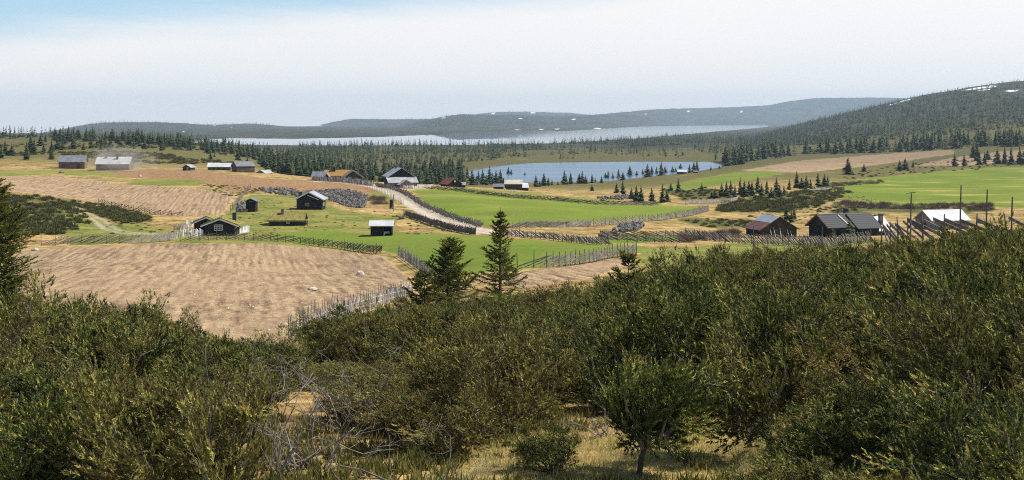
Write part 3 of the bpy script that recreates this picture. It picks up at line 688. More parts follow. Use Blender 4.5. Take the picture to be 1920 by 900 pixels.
mb = MB(); mb.poly([(-1.9, -l2 - 1.95, .75), (-1.9, -l2 - .01, .85), (1.2, -l2 - .01, 2.1), (1.2, -l2 - 1.6, 2.0)]); mb.poly([(1.2, -l2 - 1.6, 1.9), (1.2, -l2 - .01, 2.0), (-1.9, -l2 - .01, .75), (-1.9, -l2 - 1.95, .65)])
mb.poly([(-1.9, -l2 - 1.95, .65), (-1.9, -l2 - .01, .75), (-1.9, -l2 - .01, .85), (-1.9, -l2 - 1.95, .75)]); mb.build('lean_to_roof', M['white_metal'], r)
r, rf, w2, l2 = gable_house('low black shed with grey roof at the left side of the log barn', 'shed', 934.5, 354, 350, 420, 91, 2.4, 3.0, .7, .75, 'black_wood', 'slate', .2, .15, name='shed', depth_off=False)
r, rf, w2, l2 = gable_house('little black lakeside hut with a bright white roof among spruces', 'hut', 1278.5, 326, 640, 800, 92, 3.2, 4.5, 1.2, .85, 'black_wood', 'white_metal', .25, .2, name='hut', depth_off=False)
window(r, 'left', w2, l2, -1.0, .7, .7, .5, 2, 1)
r, rf, w2, l2 = gable_house('tiny black shed under a spruce beside the lakeside hut', 'shed', 1304, 324.5, 640, 800, 92, 1.8, 2.1, .7, .5, 'black_wood', 'slate', .2, .15, name='shed', depth_off=False)
# black cabin with turf roofs
r, rf, w2, l2 = gable_house('black cabin with turf roofs, white bargeboards and white window', 'cabin', 412, 441.5, 185, 215, 1, 4.1, 4.4, 1.55, .78, 'black_wood', 'turf', .62, .3, .2, True, name='cabin', base=-.5)
window(r, 'front', w2, l2, -.22, 1.12, 1.2, .82, 3, 3); chimney(rf, 1.5, .6, 1.7, 2.95, .5)
for y0_, z0_ in ((.05, .85), (1.2, .95)): mb = MB(); mb.box(w2 + .003, w2 + .04, -l2 + y0_, -l2 + y0_ + .15, z0_, z0_ + .65); mb.build('corner_trim', M['white'], r)
mb = MB(); mb.box(-w2 - .05, w2 + .05, -l2 - .05, l2 + .05, -.9, -.02); mb.build('foundation', M['stone'], r)
wg = gable_walls(1.75, 1.7, 1.5, .75, -.7).build('wing', M['black_wood'], r, (-2.35, 1.9, .15))
wr = gable_roof(1.75, 1.7, 1.5, .75, .45, .3, .2).build('wing_roof', M['turf'], r, (-2.35, 1.9, .15)); barge(1.75, 1.7, 1.5, .75, .45, .3).build('bargeboard', M['white'], wr)
tuft = MB(); 
for i in range(90):
    x = random.uniform(-2.6, 2.6); yy = random.uniform(-2.4, 2.4); z = 1.55 + .78 * (1 - abs(x) / 2.05) + .2
    tuft.beam((x, yy, z), (x + random.uniform(-.1, .1), yy, z + random.uniform(.1, .25)), .06, .05, taper=.2)
tuft.build('roof_grass', M['turf'], rf)['kind'] = 'stuff'
# outhouse
r, rf, w2, l2 = gable_house('narrow black outhouse with a small grey peaked roof on the grassy slope', 'outhouse', 470.5, 397.5, 215, 275, -3, 1.65, 1.7, 1.95, .38, 'black_wood', 'slate', .28, .25, .06, name='outhouse', base=-.4)
mb = MB(); mb.box(-.25, .25, -l2 - .04, -l2 - .003, 1.72, 1.9); mb.build('vent', M['grey_wood'], r); door(r, 'front', w2, l2, 0, .75, 1.6, 'black_wood', .05)
# black cabin with pale roof
r, rf, w2, l2 = gable_house('black cabin with a pale sheet roof in front of the stone heap', 'cabin', 580, 393, 225, 275, -1, 4.5, 4.6, 1.95, 1.15, 'black_wood', 'grey_metal', .45, .45, .09, name='cabin', base=-.5)
barge(w2, l2, 1.95, 1.15, .45, .47, .2, .06).build('bargeboard', M['white'], rf)
mb = MB(); mb.beam((-.3, -l2 - .06, 2.62), (1.75, -l2 - .06, 1.78), .04, .1); mb.build('gable_trim', M['white'], r)
window(r, 'front', w2, l2, -.35, .95, .75, .6, 2, 2, 'pale_wood'); chimney(rf, -1.75, -.9, 1.9, 3.1, .65, 'brick'); window(r, 'right', w2, l2, 0, 1.0, .9, .7)
# turf-roofed dugout
r, rf, w2, l2 = gable_house('low dugout hut under a wide grassy turf roof with small window', 'hut', 535, 424, 195, 240, 90, 3.8, 5.2, .75, 1.1, 'dark_wood', 'turf', .3, .25, .22, name='turf_hut', base=-.6)
window(r, 'left', w2, l2, -.3, .5, .5, .38, 2, 2); chimney(rf, -.6, .75, 1.3, 2.35, .42, 'stone')
mb = MB(); mb.box(-w2 - .15, -w2 - .03, -l2 - .75, -l2 - .63, -.6, .78); mb.build('porch_post', M['grey_wood'], r)
mb = MB(); mb.box(-w2 - .35, w2, -l2 - .85, -l2 - .26, .70, .82); mb.build('porch_roof', M['turf'], r)
# open fronted shed
p = hit(714.5, 442.5, 160, 215); r = root_at('shed', 'open fronted dark shed with a bright white roof on the green meadow', 'shed', (p.x, p.y + 1.2, p.z), RAD(91))
mb = MB(); w2, l2, wh, rise = 1.25, 1.5, 1.45, .55
mb.box(w2 - .06, w2, -l2, l2, -.5, wh); 
for sy in (-1, 1):
    yy = sy * l2
    mb.poly([(-w2, yy, -.4), (w2, yy, -.4), (w2, yy, wh), (0, yy, wh + rise), (-w2, yy, wh)]); mb.poly([(-w2, yy - .05 * sy, -.4), (-w2, yy - .05 * sy, wh), (0, yy - .05 * sy, wh + rise), (w2, yy - .05 * sy, wh), (w2, yy - .05 * sy, -.4)])
mb.box(-w2, -w2 + .08, -.35, l2, -.4, wh); mb.box(-w2, -w2 + .1, -l2, -.35, wh - .25, wh)
mb.build('wall', M['black_wood'], r)
gable_roof(w2, l2, wh, rise, .28, .25, .08).build('roof', M['white_metal'], r)
for yy in (-1.42, -.35): mb = MB(); mb.box(-w2 - .02, -w2 + .1, yy - .05, yy + .05, -.4, wh - .26); mb.build('post', M['dark_wood'], r)
pp = Vector((p.x + .42, p.y - .15, p.z)); mb = MB()
mb.beam((0, 0, -.1), (.05, 0, .5), .12, .09); tag(mb.build('post', M['white'], None, pp), 'short white wooden stake standing before the open shed', 'stake')
def barrow(loc):
    r = root_at('wheelbarrow', 'small grey wheelbarrow parked under the white roofed shed', 'wheelbarrow', loc, RAD(20))
    mb = MB(); n = len(mb.v)
    mb.poly([(-.3, -.22, .3), (.3, -.22, .3), (.4, -.3, .6), (-.45, -.3, .6)]); mb.poly([(-.3, .22, .3), (.3, .22, .3), (.4, .3, .6), (-.45, .3, .6)]); mb.poly([(-.3, -.22, .3), (.3, -.22, .3), (.3, .22, .3), (-.3, .22, .3)])
    mb.poly([(.3, -.22, .3), (.3, .22, .3), (.4, .3, .6), (.4, -.3, .6)]); mb.poly([(-.3, -.22, .3), (-.3, .22, .3), (-.45, .3, .6), (-.45, -.3, .6)]); mb.build('tray', M['grey_metal'], r)
    for s in (-1, 1): mb = MB(); mb.beam((-.95, s * .26, .5), (.5, s * .08, .2), .04, .04); mb.beam((-.25, s * .2, .3), (-.35, s * .22, 0), .04, .04); mb.build('handle', M['grey_wood'], r)
    mb = MB(); mb.tube([(.55, -.04, .17), (.55, .04, .17)], .17, 12); mb.build('wheel', M['dark_gap'], r)
barrow((p.x + .75, p.y + .5, p.z))
# rusty barn
r, rf, w2, l2 = gable_house('old brown barn with a half rusty, half grey sheet roof', 'barn', 1452, 444, 205, 260, 16, 5.9, 5.2, 1.35, 1.75, 'dark_wood', 'rustred', .4, .35, .08, name='barn', base=-1.2)
sl = 1.75 / w2; mb = MB()
xa_, xb_ = -.02, -w2 * .52
for za in (.105, .112):
    pass
mb.poly([(xa_, -l2 - .34, 1.35 + 1.75 + .108), (xa_, l2 + .34, 3.1 + .108), (xb_, l2 + .34, 3.1 + sl * xb_ + .115), (xb_, -l2 - .34, 3.1 + sl * xb_ + .115)]); mb.build('upper_sheet', M['grey_metal'], rf)
mb = MB(); sl2 = -sl
mb.poly([(.02, l2 + .34, 3.208), (.02, -l2 - .34, 3.208), (w2 + .38, -l2 - .34, 3.115 - sl * (w2 + .38)), (w2 + .38, l2 + .34, 3.115 - sl * (w2 + .38))]); mb.build('far_sheet', M['grey_metal'], rf)
for x, h in ((-1.3, 1.3), (-.7, 1.6), (.2, 1.5), (1.5, 1.3), (2.1, 1.0)): 
    mb = MB(); mb.beam((x, -l2 - .5, -.4), (x + random.uniform(-.3, .1), -l2 - .06, h), .12, .05); mb.build('leaning_board', M['pale_wood'], r)
door(r, 'front', w2, l2, -.4, 1.2, 1.7, 'log_wood', -.4)
# dark tiled cabin
r, rf, w2, l2 = gable_house('dark tiled cabin complex with three chimneys behind the right fence', 'cabin', 1563, 443, 195, 260, 114, 5.0, 5.6, 1.75, 1.6, 'black_wood', 'tiles', .45, .4, .1, name='cabin', depth_off=False, base=-1.2)
barge(w2, -l2 * 1.0, 1.75, 1.6, .45, -.42 + 0, .2, .05)
mb = MB(); 
for s in (-1, 1): mb.beam((0, l2 + .43, 3.42), (s * (w2 + .45), l2 + .43, 3.42 - (w2 + .45) * 1.6 / w2), .05, .22)
mb.build('bargeboard', M['redroof'], rf)
mb = MB(); mb.beam((-.3, -.6, 3.33), (-2.85, -1.0, 1.72), .3, .06); mb.build('valley_flashing', M['pale_wood'], rf)
mb = MB(); mb.beam((0, l2 + .4, 3.5), (0, -l2 - .4, 3.5), .25, .08); mb.build('ridge_cap', M['pale_wood'], rf)
chimney(rf, .25, -1.2, 2.8, 4.1, .5, 'stone'); chimney(rf, .4, -4.6 + 2.0, 2.8, 4.2, .6, 'sooty')
w_ = gable_walls(2.5, 2.0, 1.6, 1.75, -1.2).build('wing', M['black_wood'], r, (-.5, -4.3, 0))
gable_roof(2.5, 2.0, 1.6, 1.75, .5, .35, .1).build('wing_roof', M['tiles'], r, (-.5, -4.3, 0))
a_ = gable_walls(1.9, 1.2, 1.1, 1.7, -1.2).build('annex', M['dark_wood'], r, (-.6, -7.55, 0))
ar = gable_roof(1.9, 1.2, 1.1, 1.7, .4, .3, .1).build('annex_roof', M['white_metal'], r, (-.6, -7.55, 0)); chimney(ar, -1.1, -.1, 1.4, 3.3, .55, 'stone')
for cx in (-2.0, .2, 1.8): window(r, 'left', w2, l2, cx, .9, .7, .8, 2, 2, 'grey_wood')
# white roofed barn
r, rf, w2, l2 = gable_house('grey barn with a plain pale sheet roof behind the plank fence', 'barn', 1766, 428, 225, 275, 106, 5.2, 7.0, 1.6, 1.5, 'grey_wood', 'white_metal', .3, .3, .08, name='barn', depth_off=False, base=-1.5)
mb = MB(); mb.box(-.8, .8, l2 + .003, l2 + .05, -.8, 1.2); mb.build('door', M['dark_wood'], r)
# transformer post with brace on the slope
p = hit(734, 396, 225, 300); r = root_at('post', 'tall grey wooden post with white brace and dark board beside the road', 'post', p)
mb = MB(); mb.beam((.35, 0, -.3), (.38, 0, 3.1), .22, .2); mb.build('pole', M['pale_wood'], r)
mb = MB(); mb.beam((-.45, -.1, 0), (.2, -.05, .8), .1, .08); mb.build('brace', M['white'], r)
mb = MB(); mb.box(-.35, .24, -.05, .05, .45, 2.1); mb.build('board', M['dark_wood'], r)
# log piles
def logs(label, u, y, dmin, dmax, n, L, mat, rz):
    p = hit(u, y, dmin, dmax); mb = MB()
    for i in range(n):
        a = random.uniform(-.5, .5) + rz; c = Vector((random.uniform(-L / 3, L / 3), random.uniform(-.8, .8), .1 + .12 * (i % 5)))
        d = Vector((math.cos(a), math.sin(a) * .6, random.uniform(-.08, .2))) * random.uniform(.5, 1) * L / 2
        mb.tube([c - d, c + d], random.uniform(.06, .12), 6)
    tag(mb.build('log_pile', M[mat], None, p), label, 'log pile')
logs('untidy pile of bleached logs left of the wide right meadow', 1537, 357, 330, 480, 16, 5.5, 'pale_wood', 0)
logs('low reddish brown heap of branches right of the bleached logs', 1565, 355, 330, 480, 14, 4.5, 'redroof', .2)
logs('bleached scrap timber at the end of the white farm fence', 800, 352, 300, 380, 5, 3.2, 'white', .3)
logs('few dark broken timbers lying right of the white roofed shed', 748, 412, 200, 275, 6, 1.8, 'fence_dark', -.4)

# ================================================================== fences
def resample(pts, step):
    out = [pts[0].copy()]; acc = 0.0
    for a, b in zip(pts[:-1], pts[1:]):
        L = (b - a).length; d = step - acc
        while d <= L: out.append(a.lerp(b, d / L)); d += step
        acc = (acc + L) % step if L + acc >= step else acc + L
    for p in out: p.z = float(gz(p.x, p.y))
    return out
post_meshes = {}
def post_mesh(mat, h, r):
    key = (mat, round(h, 2), round(r, 3))
    if key not in post_meshes:
        mb = MB(); mb.tube([(0, 0, -.35), (.01, 0, h * .5), (0, .01, h)], [r, r * .9, r * .6], 6); post_meshes[key] = mb.mesh('post', M[mat])
    return post_meshes[key]
def fence(label, pts, style='slant', h=1.15, post_sp=1.8, rail_sp=.5, rail_len=3.2, mat='fence_dark', th=.07, post_h=None, group=None, rise_dir=1, pr=.05, jitter=.04, rails_as_parts=False, cat='fence'):
    pts = [Vector(p) for p in pts]
    r = root_at('wooden_fence' if style != 'picket' else 'picket_fence', label, cat, pts[0], 0, group)
    O = pts[0]
    total = sum((b - a).length for a, b in zip(pts[:-1], pts[1:]))
    post_sp = max(post_sp, total / 95.0)
    ps = resample(pts, post_sp); post_h = post_h or h * 1.15
    rnd = random.Random(int(total * 100))
    if style in ('slant', 'slab', 'post', 'brush'):
        for p in ps:
            for s in (1,):
                hh = round(post_h * rnd.choice((.9, 1, 1, 1.1)), 2)
                o = link('post', post_mesh(mat, hh, pr), r, p - O + Vector((rnd.uniform(-.05, .05), s * .09, 0)))
                o.rotation_euler = (rnd.uniform(-.06, .06), rnd.uniform(-.06, .06), rnd.uniform(0, 6))
    mb = MB()
    fine = resample(pts, rail_sp)
    def at_len(i, L):
        j = min(len(fine) - 1, max(0, i + int(round(L / rail_sp)) * rise_dir)); return fine[j]
    if style in ('slant', 'slab'):
        for i, p in enumerate(fine):
            q = at_len(i, rail_len * rnd.uniform(.85, 1.1))
            if (q - p).length < .3: continue
            a = p - O + Vector((rnd.uniform(-jitter, jitter), rnd.uniform(-jitter, jitter), .06 + rnd.uniform(0, .1)))
            b = q - O + Vector((0, rnd.uniform(-jitter, jitter), h * rnd.uniform(.88, 1.06)))
            if style == 'slab':
                m1 = MB(); m1.beam(a, b, th, .125 * rnd.uniform(.75, 1.3)); m1.build('rail', M[mat], r)
            else: mb.beam(a, b, th * rnd.uniform(.7, 1.2), th * rnd.uniform(.8, 1.5))
    elif style == 'brush':
        for i, p in enumerate(fine):
            for k_ in range(3):
                a = p - O + Vector((rnd.uniform(-.3, .3), rnd.uniform(-.3, .3), rnd.uniform(0, h * .5)))
                b = a + Vector((rnd.uniform(-.8, .8), rnd.uniform(-.5, .5), rnd.uniform(.25, h * .75)))
                mb.beam(a, b, th, th * rnd.uniform(.8, 1.6))
    elif style == 'picket':
        for i, p in enumerate(fine):
            lean = rnd.uniform(-.12, .12)
            a = p - O + Vector((0, rnd.uniform(-.03, .03), -.1)); b = a + Vector((lean * h + rnd.uniform(-.04, .04), rnd.uniform(-.08, .08), h * rnd.uniform(.8, 1.15) + .1))
            mb.beam(a, b, th, th * .6)
        for p in ps:
            o = link('post', post_mesh(mat, round(post_h, 2), pr), r, p - O)
        m2 = MB()
        for a, b in zip(ps[:-1], ps[1:]):
            for zf in (.3, .72): m2.beam(a - O + Vector((0, .05, h * zf)), b - O + Vector((0, .05, h * zf)), .03, .05)
        if m2.v: m2.build('crossbar', M[mat], r)
    elif style == 'post':
        for zf in (.35, .7, .95):
            for a, b in zip(ps[:-1], ps[1:]): mb.beam(a - O + Vector((0, 0, post_h * zf)), b - O + Vector((0, 0, post_h * zf)), .014, .014)
    if mb.v: mb.build({'slant': 'slanted_paling', 'brush': 'woven_brush', 'picket': 'picket_panel', 'post': 'wire'}.get(style, 'paling'), M[mat], r)
    return r
def H(pxs, d0, d1): return [hit(u, y, d0, d1) for u, y in pxs]
def DU(uds): return [at_u(u, d) for u, d in uds]
G = None
fence('weathered slanted rail fence along the far edge of the near ploughed field, on the left', H([(78,461),(160,458.5),(250,457),(330,451)], 150, 215), 'slant', 1.15, 1.6, .28, 2.6, 'fence_grey', .055)
fence('dark slanted rail fence curving below the black cabin to the meadow', H([(338,453),(420,450.5),(500,451),(560,456),(640,466),(717,475.5)], 150, 215), 'slant', .95, 1.2, .42, 2.8, 'fence_dark', .05)
fence('ragged paling fence between the lower meadow and the ploughed field corner', H([(747,480),(765,492),(788,508),(808,528)], 80, 190), 'picket', .9, 2.2, .5, 1, 'fence_grey', .05, 1.2)
F3 = H([(549,641),(600,611),(660,588),(720,569),(775,556)], 50, 110)
fence('near bleached paling fence at the bottom corner of the ploughed field', F3, 'picket', .68, 1.1, .2, 1, 'pale_wood', .045, .8, pr=.035)
fence('thin tall grey stakes standing behind the bleached paling fence', [p + Vector((-.25, .3, 0)) for p in F3], 'post', 1.3, .62, .5, 1, 'fence_grey', .03, 1.05, pr=.02)
fence('thick dark rail fence on the near side of the gravel road', H([(757,404),(790,415),(830,428),(865,436.5),(893,441)], 190, 300), 'slant', 1.0, 1.0, .2, 2.2, 'fence_dark', .065)
fence('dark bushy fence on the far side of the gravel road', H([(705,349),(742,358),(770,372),(800,391),(850,411.5),(902,427)], 190, 360), 'brush', .9, 1.4, .3, 1, 'fence_dark', .055)
fence('upright grey board fence in front of the turf roofed farmhouses', H([(585,338.5),(620,341),(660,344),(700,348.5)], 320, 420), 'picket', 1.25, 2.0, .24, 1, 'fence_grey', .13, 1.5)
fence('row of thin posts with wire on the upper side of the gravel road', H([(686,352),(715,361),(735,371),(757,387)], 230, 360), 'post', 1.0, 2.2, .5, 1, 'fence_dark', .03, 1.1, pr=.035)
fence('low white plank fence right of the tall grey roofed house', H([(757,354.5),(775,354.5),(793,354)], 290, 370), 'picket', .75, 1.4, .2, 1, 'white', .17)
fence('grey stacked rail fence at the lower edge of the bright meadow', H([(948,428.5),(1000,427.5),(1060,426.5),(1112,425)], 190, 260), 'slant', 1.0, 1.1, .24, 2.4, 'fence_grey', .085)
fence('light rail fence rising along the right edge of the bright meadow', H([(1112,425),(1180,419),(1250,412),(1300,404),(1330,395)], 190, 330), 'slant', 1.1, 1.3, .38, 2.4, 'fence_grey', .06, rise_dir=-1)
fence('long dark rail fence along the upper edge of the bright meadow', H([(800,354),(860,359),(920,367),(1000,374),(1080,381),(1160,385),(1238,386)], 290, 420), 'slant', .9, 1.9, .4, 2.6, 'fence_dark', .075)
fence('short grey fence below the spruce grove right of the bright meadow', H([(1285,384),(1340,382),(1370,381),(1384,375)], 290, 420), 'slant', 1.0, 1.5, .35, 2.2, 'fence_grey', .08)
fence('dense slanted rail fence between the road end and the lower meadow', H([(945,441),(1000,447),(1060,453),(1110,458),(1150,461)], 140, 220), 'slant', .9, 1.1, .36, 2.2, 'fence_dark', .06, rise_dir=-1)
fence('sparse rail fence above the small bare strip in the centre', H([(970,503),(1020,502),(1060,499),(1110,493),(1150,484),(1195,476)], 95, 160), 'slant', .95, 1.3, .6, 3.2, 'fence_dark', .06, 1.2)
fence('double old rail fence left of the rusty barn, upper line', H([(1125,443),(1170,445),(1230,445),(1300,442)], 165, 240), 'slant', .85, 1.6, .42, 2.4, 'fence_dark', .065, rise_dir=-1)
fence('double old rail fence left of the rusty barn, lower line', H([(1122,451),(1200,454),(1295,456)], 140, 215), 'slant', .85, 1.5, .42, 2.4, 'fence_dark', .065, rise_dir=-1)
fence('dense woven slanted fence in front of the rusty barn', DU([(1285,190),(1350,180),(1420,172),(1500,160),(1560,148),(1640,132)]), 'slant', 1.2, 1.5, .3, 2.2, 'fence_dark', .055, 1.35, rise_dir=-1)
fence('near plank fence with tall posts and wide slanted slabs on the right', DU([(1655,73),(1680,70),(1705,67),(1760,64),(1830,62),(1900,60),(1980,58),(2060,57)]), 'slab', 1.0, 1.9, .95, 3.2, 'fence_slab', .045, 1.2, rise_dir=-1, pr=.045)
fence('thin post and wire fence at the left edge of the wide right meadow', H([(1542,360),(1600,377),(1655,384)], 280, 460), 'post', 1.0, 2.5, .5, 1, 'fence_dark', .03, 1.1, pr=.04)
fence('low broken rail fence under the straw field on the left hill', H([(185,379),(240,393),(300,403),(352,406)], 200, 300), 'slant', .8, 2.6, 1.3, 3.2, 'fence_dark', .06)
fence('thin stake fence running up the grass strip behind the black outhouse', H([(432,398),(445,382),(462,360),(470,352)], 220, 330), 'post', 1.0, 2.0, .5, 1, 'fence_grey', .03, 1.2, pr=.05)
fence('white picket fence at the left of the black turf roofed cabin', H([(338,443.5),(360,443),(382,442)], 175, 215), 'picket', .95, 1.1, .15, 1, 'white', .1)
fence('small bleached rail pen behind the white picket fence', H([(326,432),(338,431.5),(352,430)], 180, 240), 'picket', .9, 1.0, .18, 1, 'pale_wood', .11)
fence('short white board fence at the wall of the turf cabin wing', H([(349,426),(356,425.5),(363,425)], 180, 240), 'picket', 1.0, 1.0, .14, 1, 'white', .12)
fence('collapsed heap of bleached pickets beside the slanted rail fence', H([(312,449),(325,447.5),(340,445)], 170, 215), 'picket', .75, 1.2, .13, 1, 'pale_wood', .09)
fence('tight white board screen at the right wall of the turf cabin', H([(449,437.5),(458,436),(467,434.5)], 175, 230), 'picket', .85, .9, .12, 1, 'white', .125)
# the single tall stakes that rise above the plank fence
for u, d, h, lab in ((1800, 62, 2.5, 'tallest grey stake above the plank fence, before the pale sheet roof'), (1849, 60, 2.3, 'thin tall stake above the plank fence right of the barn roof'), (1896, 57, 2.1, 'rightmost tall stake above the plank fence by the big juniper'), (1707, 66, 2.3, 'tall stake left of the grey barn with a twig on top'),
                     (1412, 120, 2.6, 'slim grey pole before the rusty barn gable'), (1541, 100, 2.0, 'slim grey pole before the left gable of the tiled cabin')):
    p = at_u(u, d); mb = MB(); mb.tube([(0, 0, -.3), (.02, 0, h * .6), (.05, 0, h)], [.042, .038, .03], 6)
    if '1707' in str(u): mb.beam((-.2, 0, h - .05), (.25, 0, h), .03, .03)
    tag(mb.build('stake', M['fence_slab'], None, p), lab, 'stake')

# ================================================================== stones
def rock_mesh(seed, flat=.6):
    rg = np.random.default_rng(seed)
    n, k = 9, 6; v = []
    for i in range(k + 1):
        th = math.pi * i / k
        for j in range(n):
            ph = 2 * math.pi * j / n; rr = 1 + rg.uniform(-.28, .28)
            v.append((rr * math.sin(th) * math.cos(ph), rr * math.sin(th) * math.sin(ph) * .8, rr * math.cos(th) * flat))
    f = [((i + 1) * n + j, (i + 1) * n + (j + 1) % n, i * n + (j + 1) % n, i * n + j) for i in range(k) for j in range(n)]
    return np.array(v), np.array(f)
ROCKS = [rock_mesh(s, .55 + .1 * (s % 4)) for s in range(8)]
def scatter_rocks(name, poly, d0, d1, n, smin, smax, mat, label, lift=.3):
    P = np.array(poly); V, Fs, off, k_ = [], [], 0, 0
    while k_ < n:
        u, y = RNG.uniform(P[:, 0].min(), P[:, 0].max()), RNG.uniform(P[:, 1].min(), P[:, 1].max())
        if seg_sd(np.array([u]), np.array([y]), poly)[0] < 0: continue
        p = hit(u, y, d0, d1); v, f = ROCKS[k_ % 8]; s = smin + (smax - smin) * RNG.random() ** 2
        a = RNG.uniform(0, 6.28); ca, sa = math.cos(a), math.sin(a)
        w = v * s; w = np.stack([w[:, 0] * ca - w[:, 1] * sa, w[:, 0] * sa + w[:, 1] * ca, w[:, 2]], 1) + np.array([p.x, p.y, p.z + s * lift + RNG.uniform(0, .22) * (lift > .2)])
        V.append(w); Fs.append(f + off); off += len(v); k_ += 1
    tag(link(name, make_mesh(name, np.concatenate(V), [np.concatenate(Fs)], [M[mat]])), label, 'stones', kind='stuff')
scatter_rocks('stone_heap', [(482,354),(540,354),(560,360),(620,357),(660,358),(690,368),(686,384),(676,397),(655,390),(620,376),(560,370),(500,362)], 260, 400, 1500, .12, .40, 'stone', 'long heap of loose grey stones behind the pale roofed black cabin')
scatter_rocks('stone_heap', [(1160,428),(1185,421),(1210,425),(1190,434),(1150,436)], 195, 280, 160, .2, .6, 'stone', 'small stone heap in the dry grass below the bright meadow')
scatter_rocks('stone_heap', [(446,385),(460,380),(462,398),(445,398)], 220, 280, 60, .2, .5, 'stone', 'little stone wall ruin left of the black outhouse')
scatter_rocks('field_stones', [(100,475),(480,462),(715,485),(755,525),(640,600),(560,635),(300,610),(110,560)], 55, 195, 60, .04, .10, 'pale_stone', 'small loose stones scattered over the near ploughed field', .1)
scatter_rocks('stone_heap', [(1120,372),(1180,366),(1185,374),(1130,378)], 320, 480, 70, .25, .6, 'stone', 'grey rubble at the foot of the spruces above the bright meadow')
scatter_rocks('field_stones', [(935,351),(960,352),(975,360),(955,359)], 340, 400, 40, .12, .3, 'pale_stone', 'line of pale stones on the grass before the log barn', .1)
def boulder(u, y, d0, d1, s, mat, label, seed, flat=1.0):
    p = hit(u, y, d0, d1); v, f = ROCKS[seed % 8]
    me = make_mesh('boulder', v * np.array([s, s, s * flat]), [f], [M[mat]]); tag(link('boulder', me, None, p + Vector((0, 0, s * .25))), label, 'boulder')
boulder(587, 544, 60, 130, .36, 'pale_stone', 'flat pale boulder lying in the near ploughed field', 1, .6)
boulder(675, 516, 80, 160, .34, 'pale_stone', 'blocky tan boulder in the right part of the ploughed field', 3, 1.3)
boulder(66, 470, 150, 200, .45, 'pale_stone', 'white boulder at the left end of the slanted rail fence', 2, .7)
boulder(533, 612, 55, 75, .2, 'pale_stone', 'small pale boulder beside the near paling fence end', 4)
boulder(572, 391, 225, 280, 1.2, 'stone', 'smooth grey boulder left of the pale roofed black cabin', 5, .9)
boulder(115, 324.5, 380, 470, .8, 'stone', 'dark grey boulder on the field edge below the log barn', 6, .8)
boulder(262, 331.5, 340, 470, .5, 'pale_stone', 'pale boulder on the strip between the two upper fields', 7)
boulder(735, 551, 75, 120, .55, 'stone', 'round grey boulder by the far end of the near paling fence', 0)
boulder(760, 548, 78, 120, .5, 'pale_stone', 'pale lichen boulder beside the leftmost young spruce', 3)

# ================================================================== plants
def unit(v): return v / (np.linalg.norm(v, axis=-1, keepdims=True) + 1e-9)
def leaf_tris(base, d, L, W, rg):
    """thin triangles: base points, directions, lengths, widths -> verts, faces"""
    n = len(base)
    side = unit(np.cross(d, rg.normal(size=(n, 3))))
    a = base - side * W[:, None] * .5; b = base + side * W[:, None] * .5; c = base + d * L[:, None]
    v = np.stack([a, b, c], 1).reshape(-1, 3)
    return v, np.arange(3 * n).reshape(n, 3)
def plume_leaves(P0, AX, LEN, n, spread, ll, lw, rg, tint, taper=.5):
    """sprays: origins, axes, lengths -> many short leaf triangles around each axis"""
    k = len(P0)
    t = np.tile(np.linspace(.05, 1, n), (k, 1)) + rg.uniform(-.04, .04, (k, n))
    ax = unit(AX)
    r = unit(rg.normal(size=(k, n, 3))); r = unit(r - (r * ax[:, None]).sum(-1, keepdims=True) * ax[:, None])
    base = P0[:, None] + ax[:, None] * (LEN[:, None] * t)[..., None]
    d = unit(ax[:, None] * (1 - spread + .5 * t[..., None]) + r * spread)
    sz = (1 - taper * t) * rg.uniform(.75, 1.25, (k, n))
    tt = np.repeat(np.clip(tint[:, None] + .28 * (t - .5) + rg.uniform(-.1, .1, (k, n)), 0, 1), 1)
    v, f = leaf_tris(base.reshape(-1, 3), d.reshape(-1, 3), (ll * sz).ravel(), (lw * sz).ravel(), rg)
    return v, f, np.repeat(np.clip(tint[:, None] + .28 * (t - .5) + rg.uniform(-.1, .1, (k, n)), 0, 1).ravel(), 3)

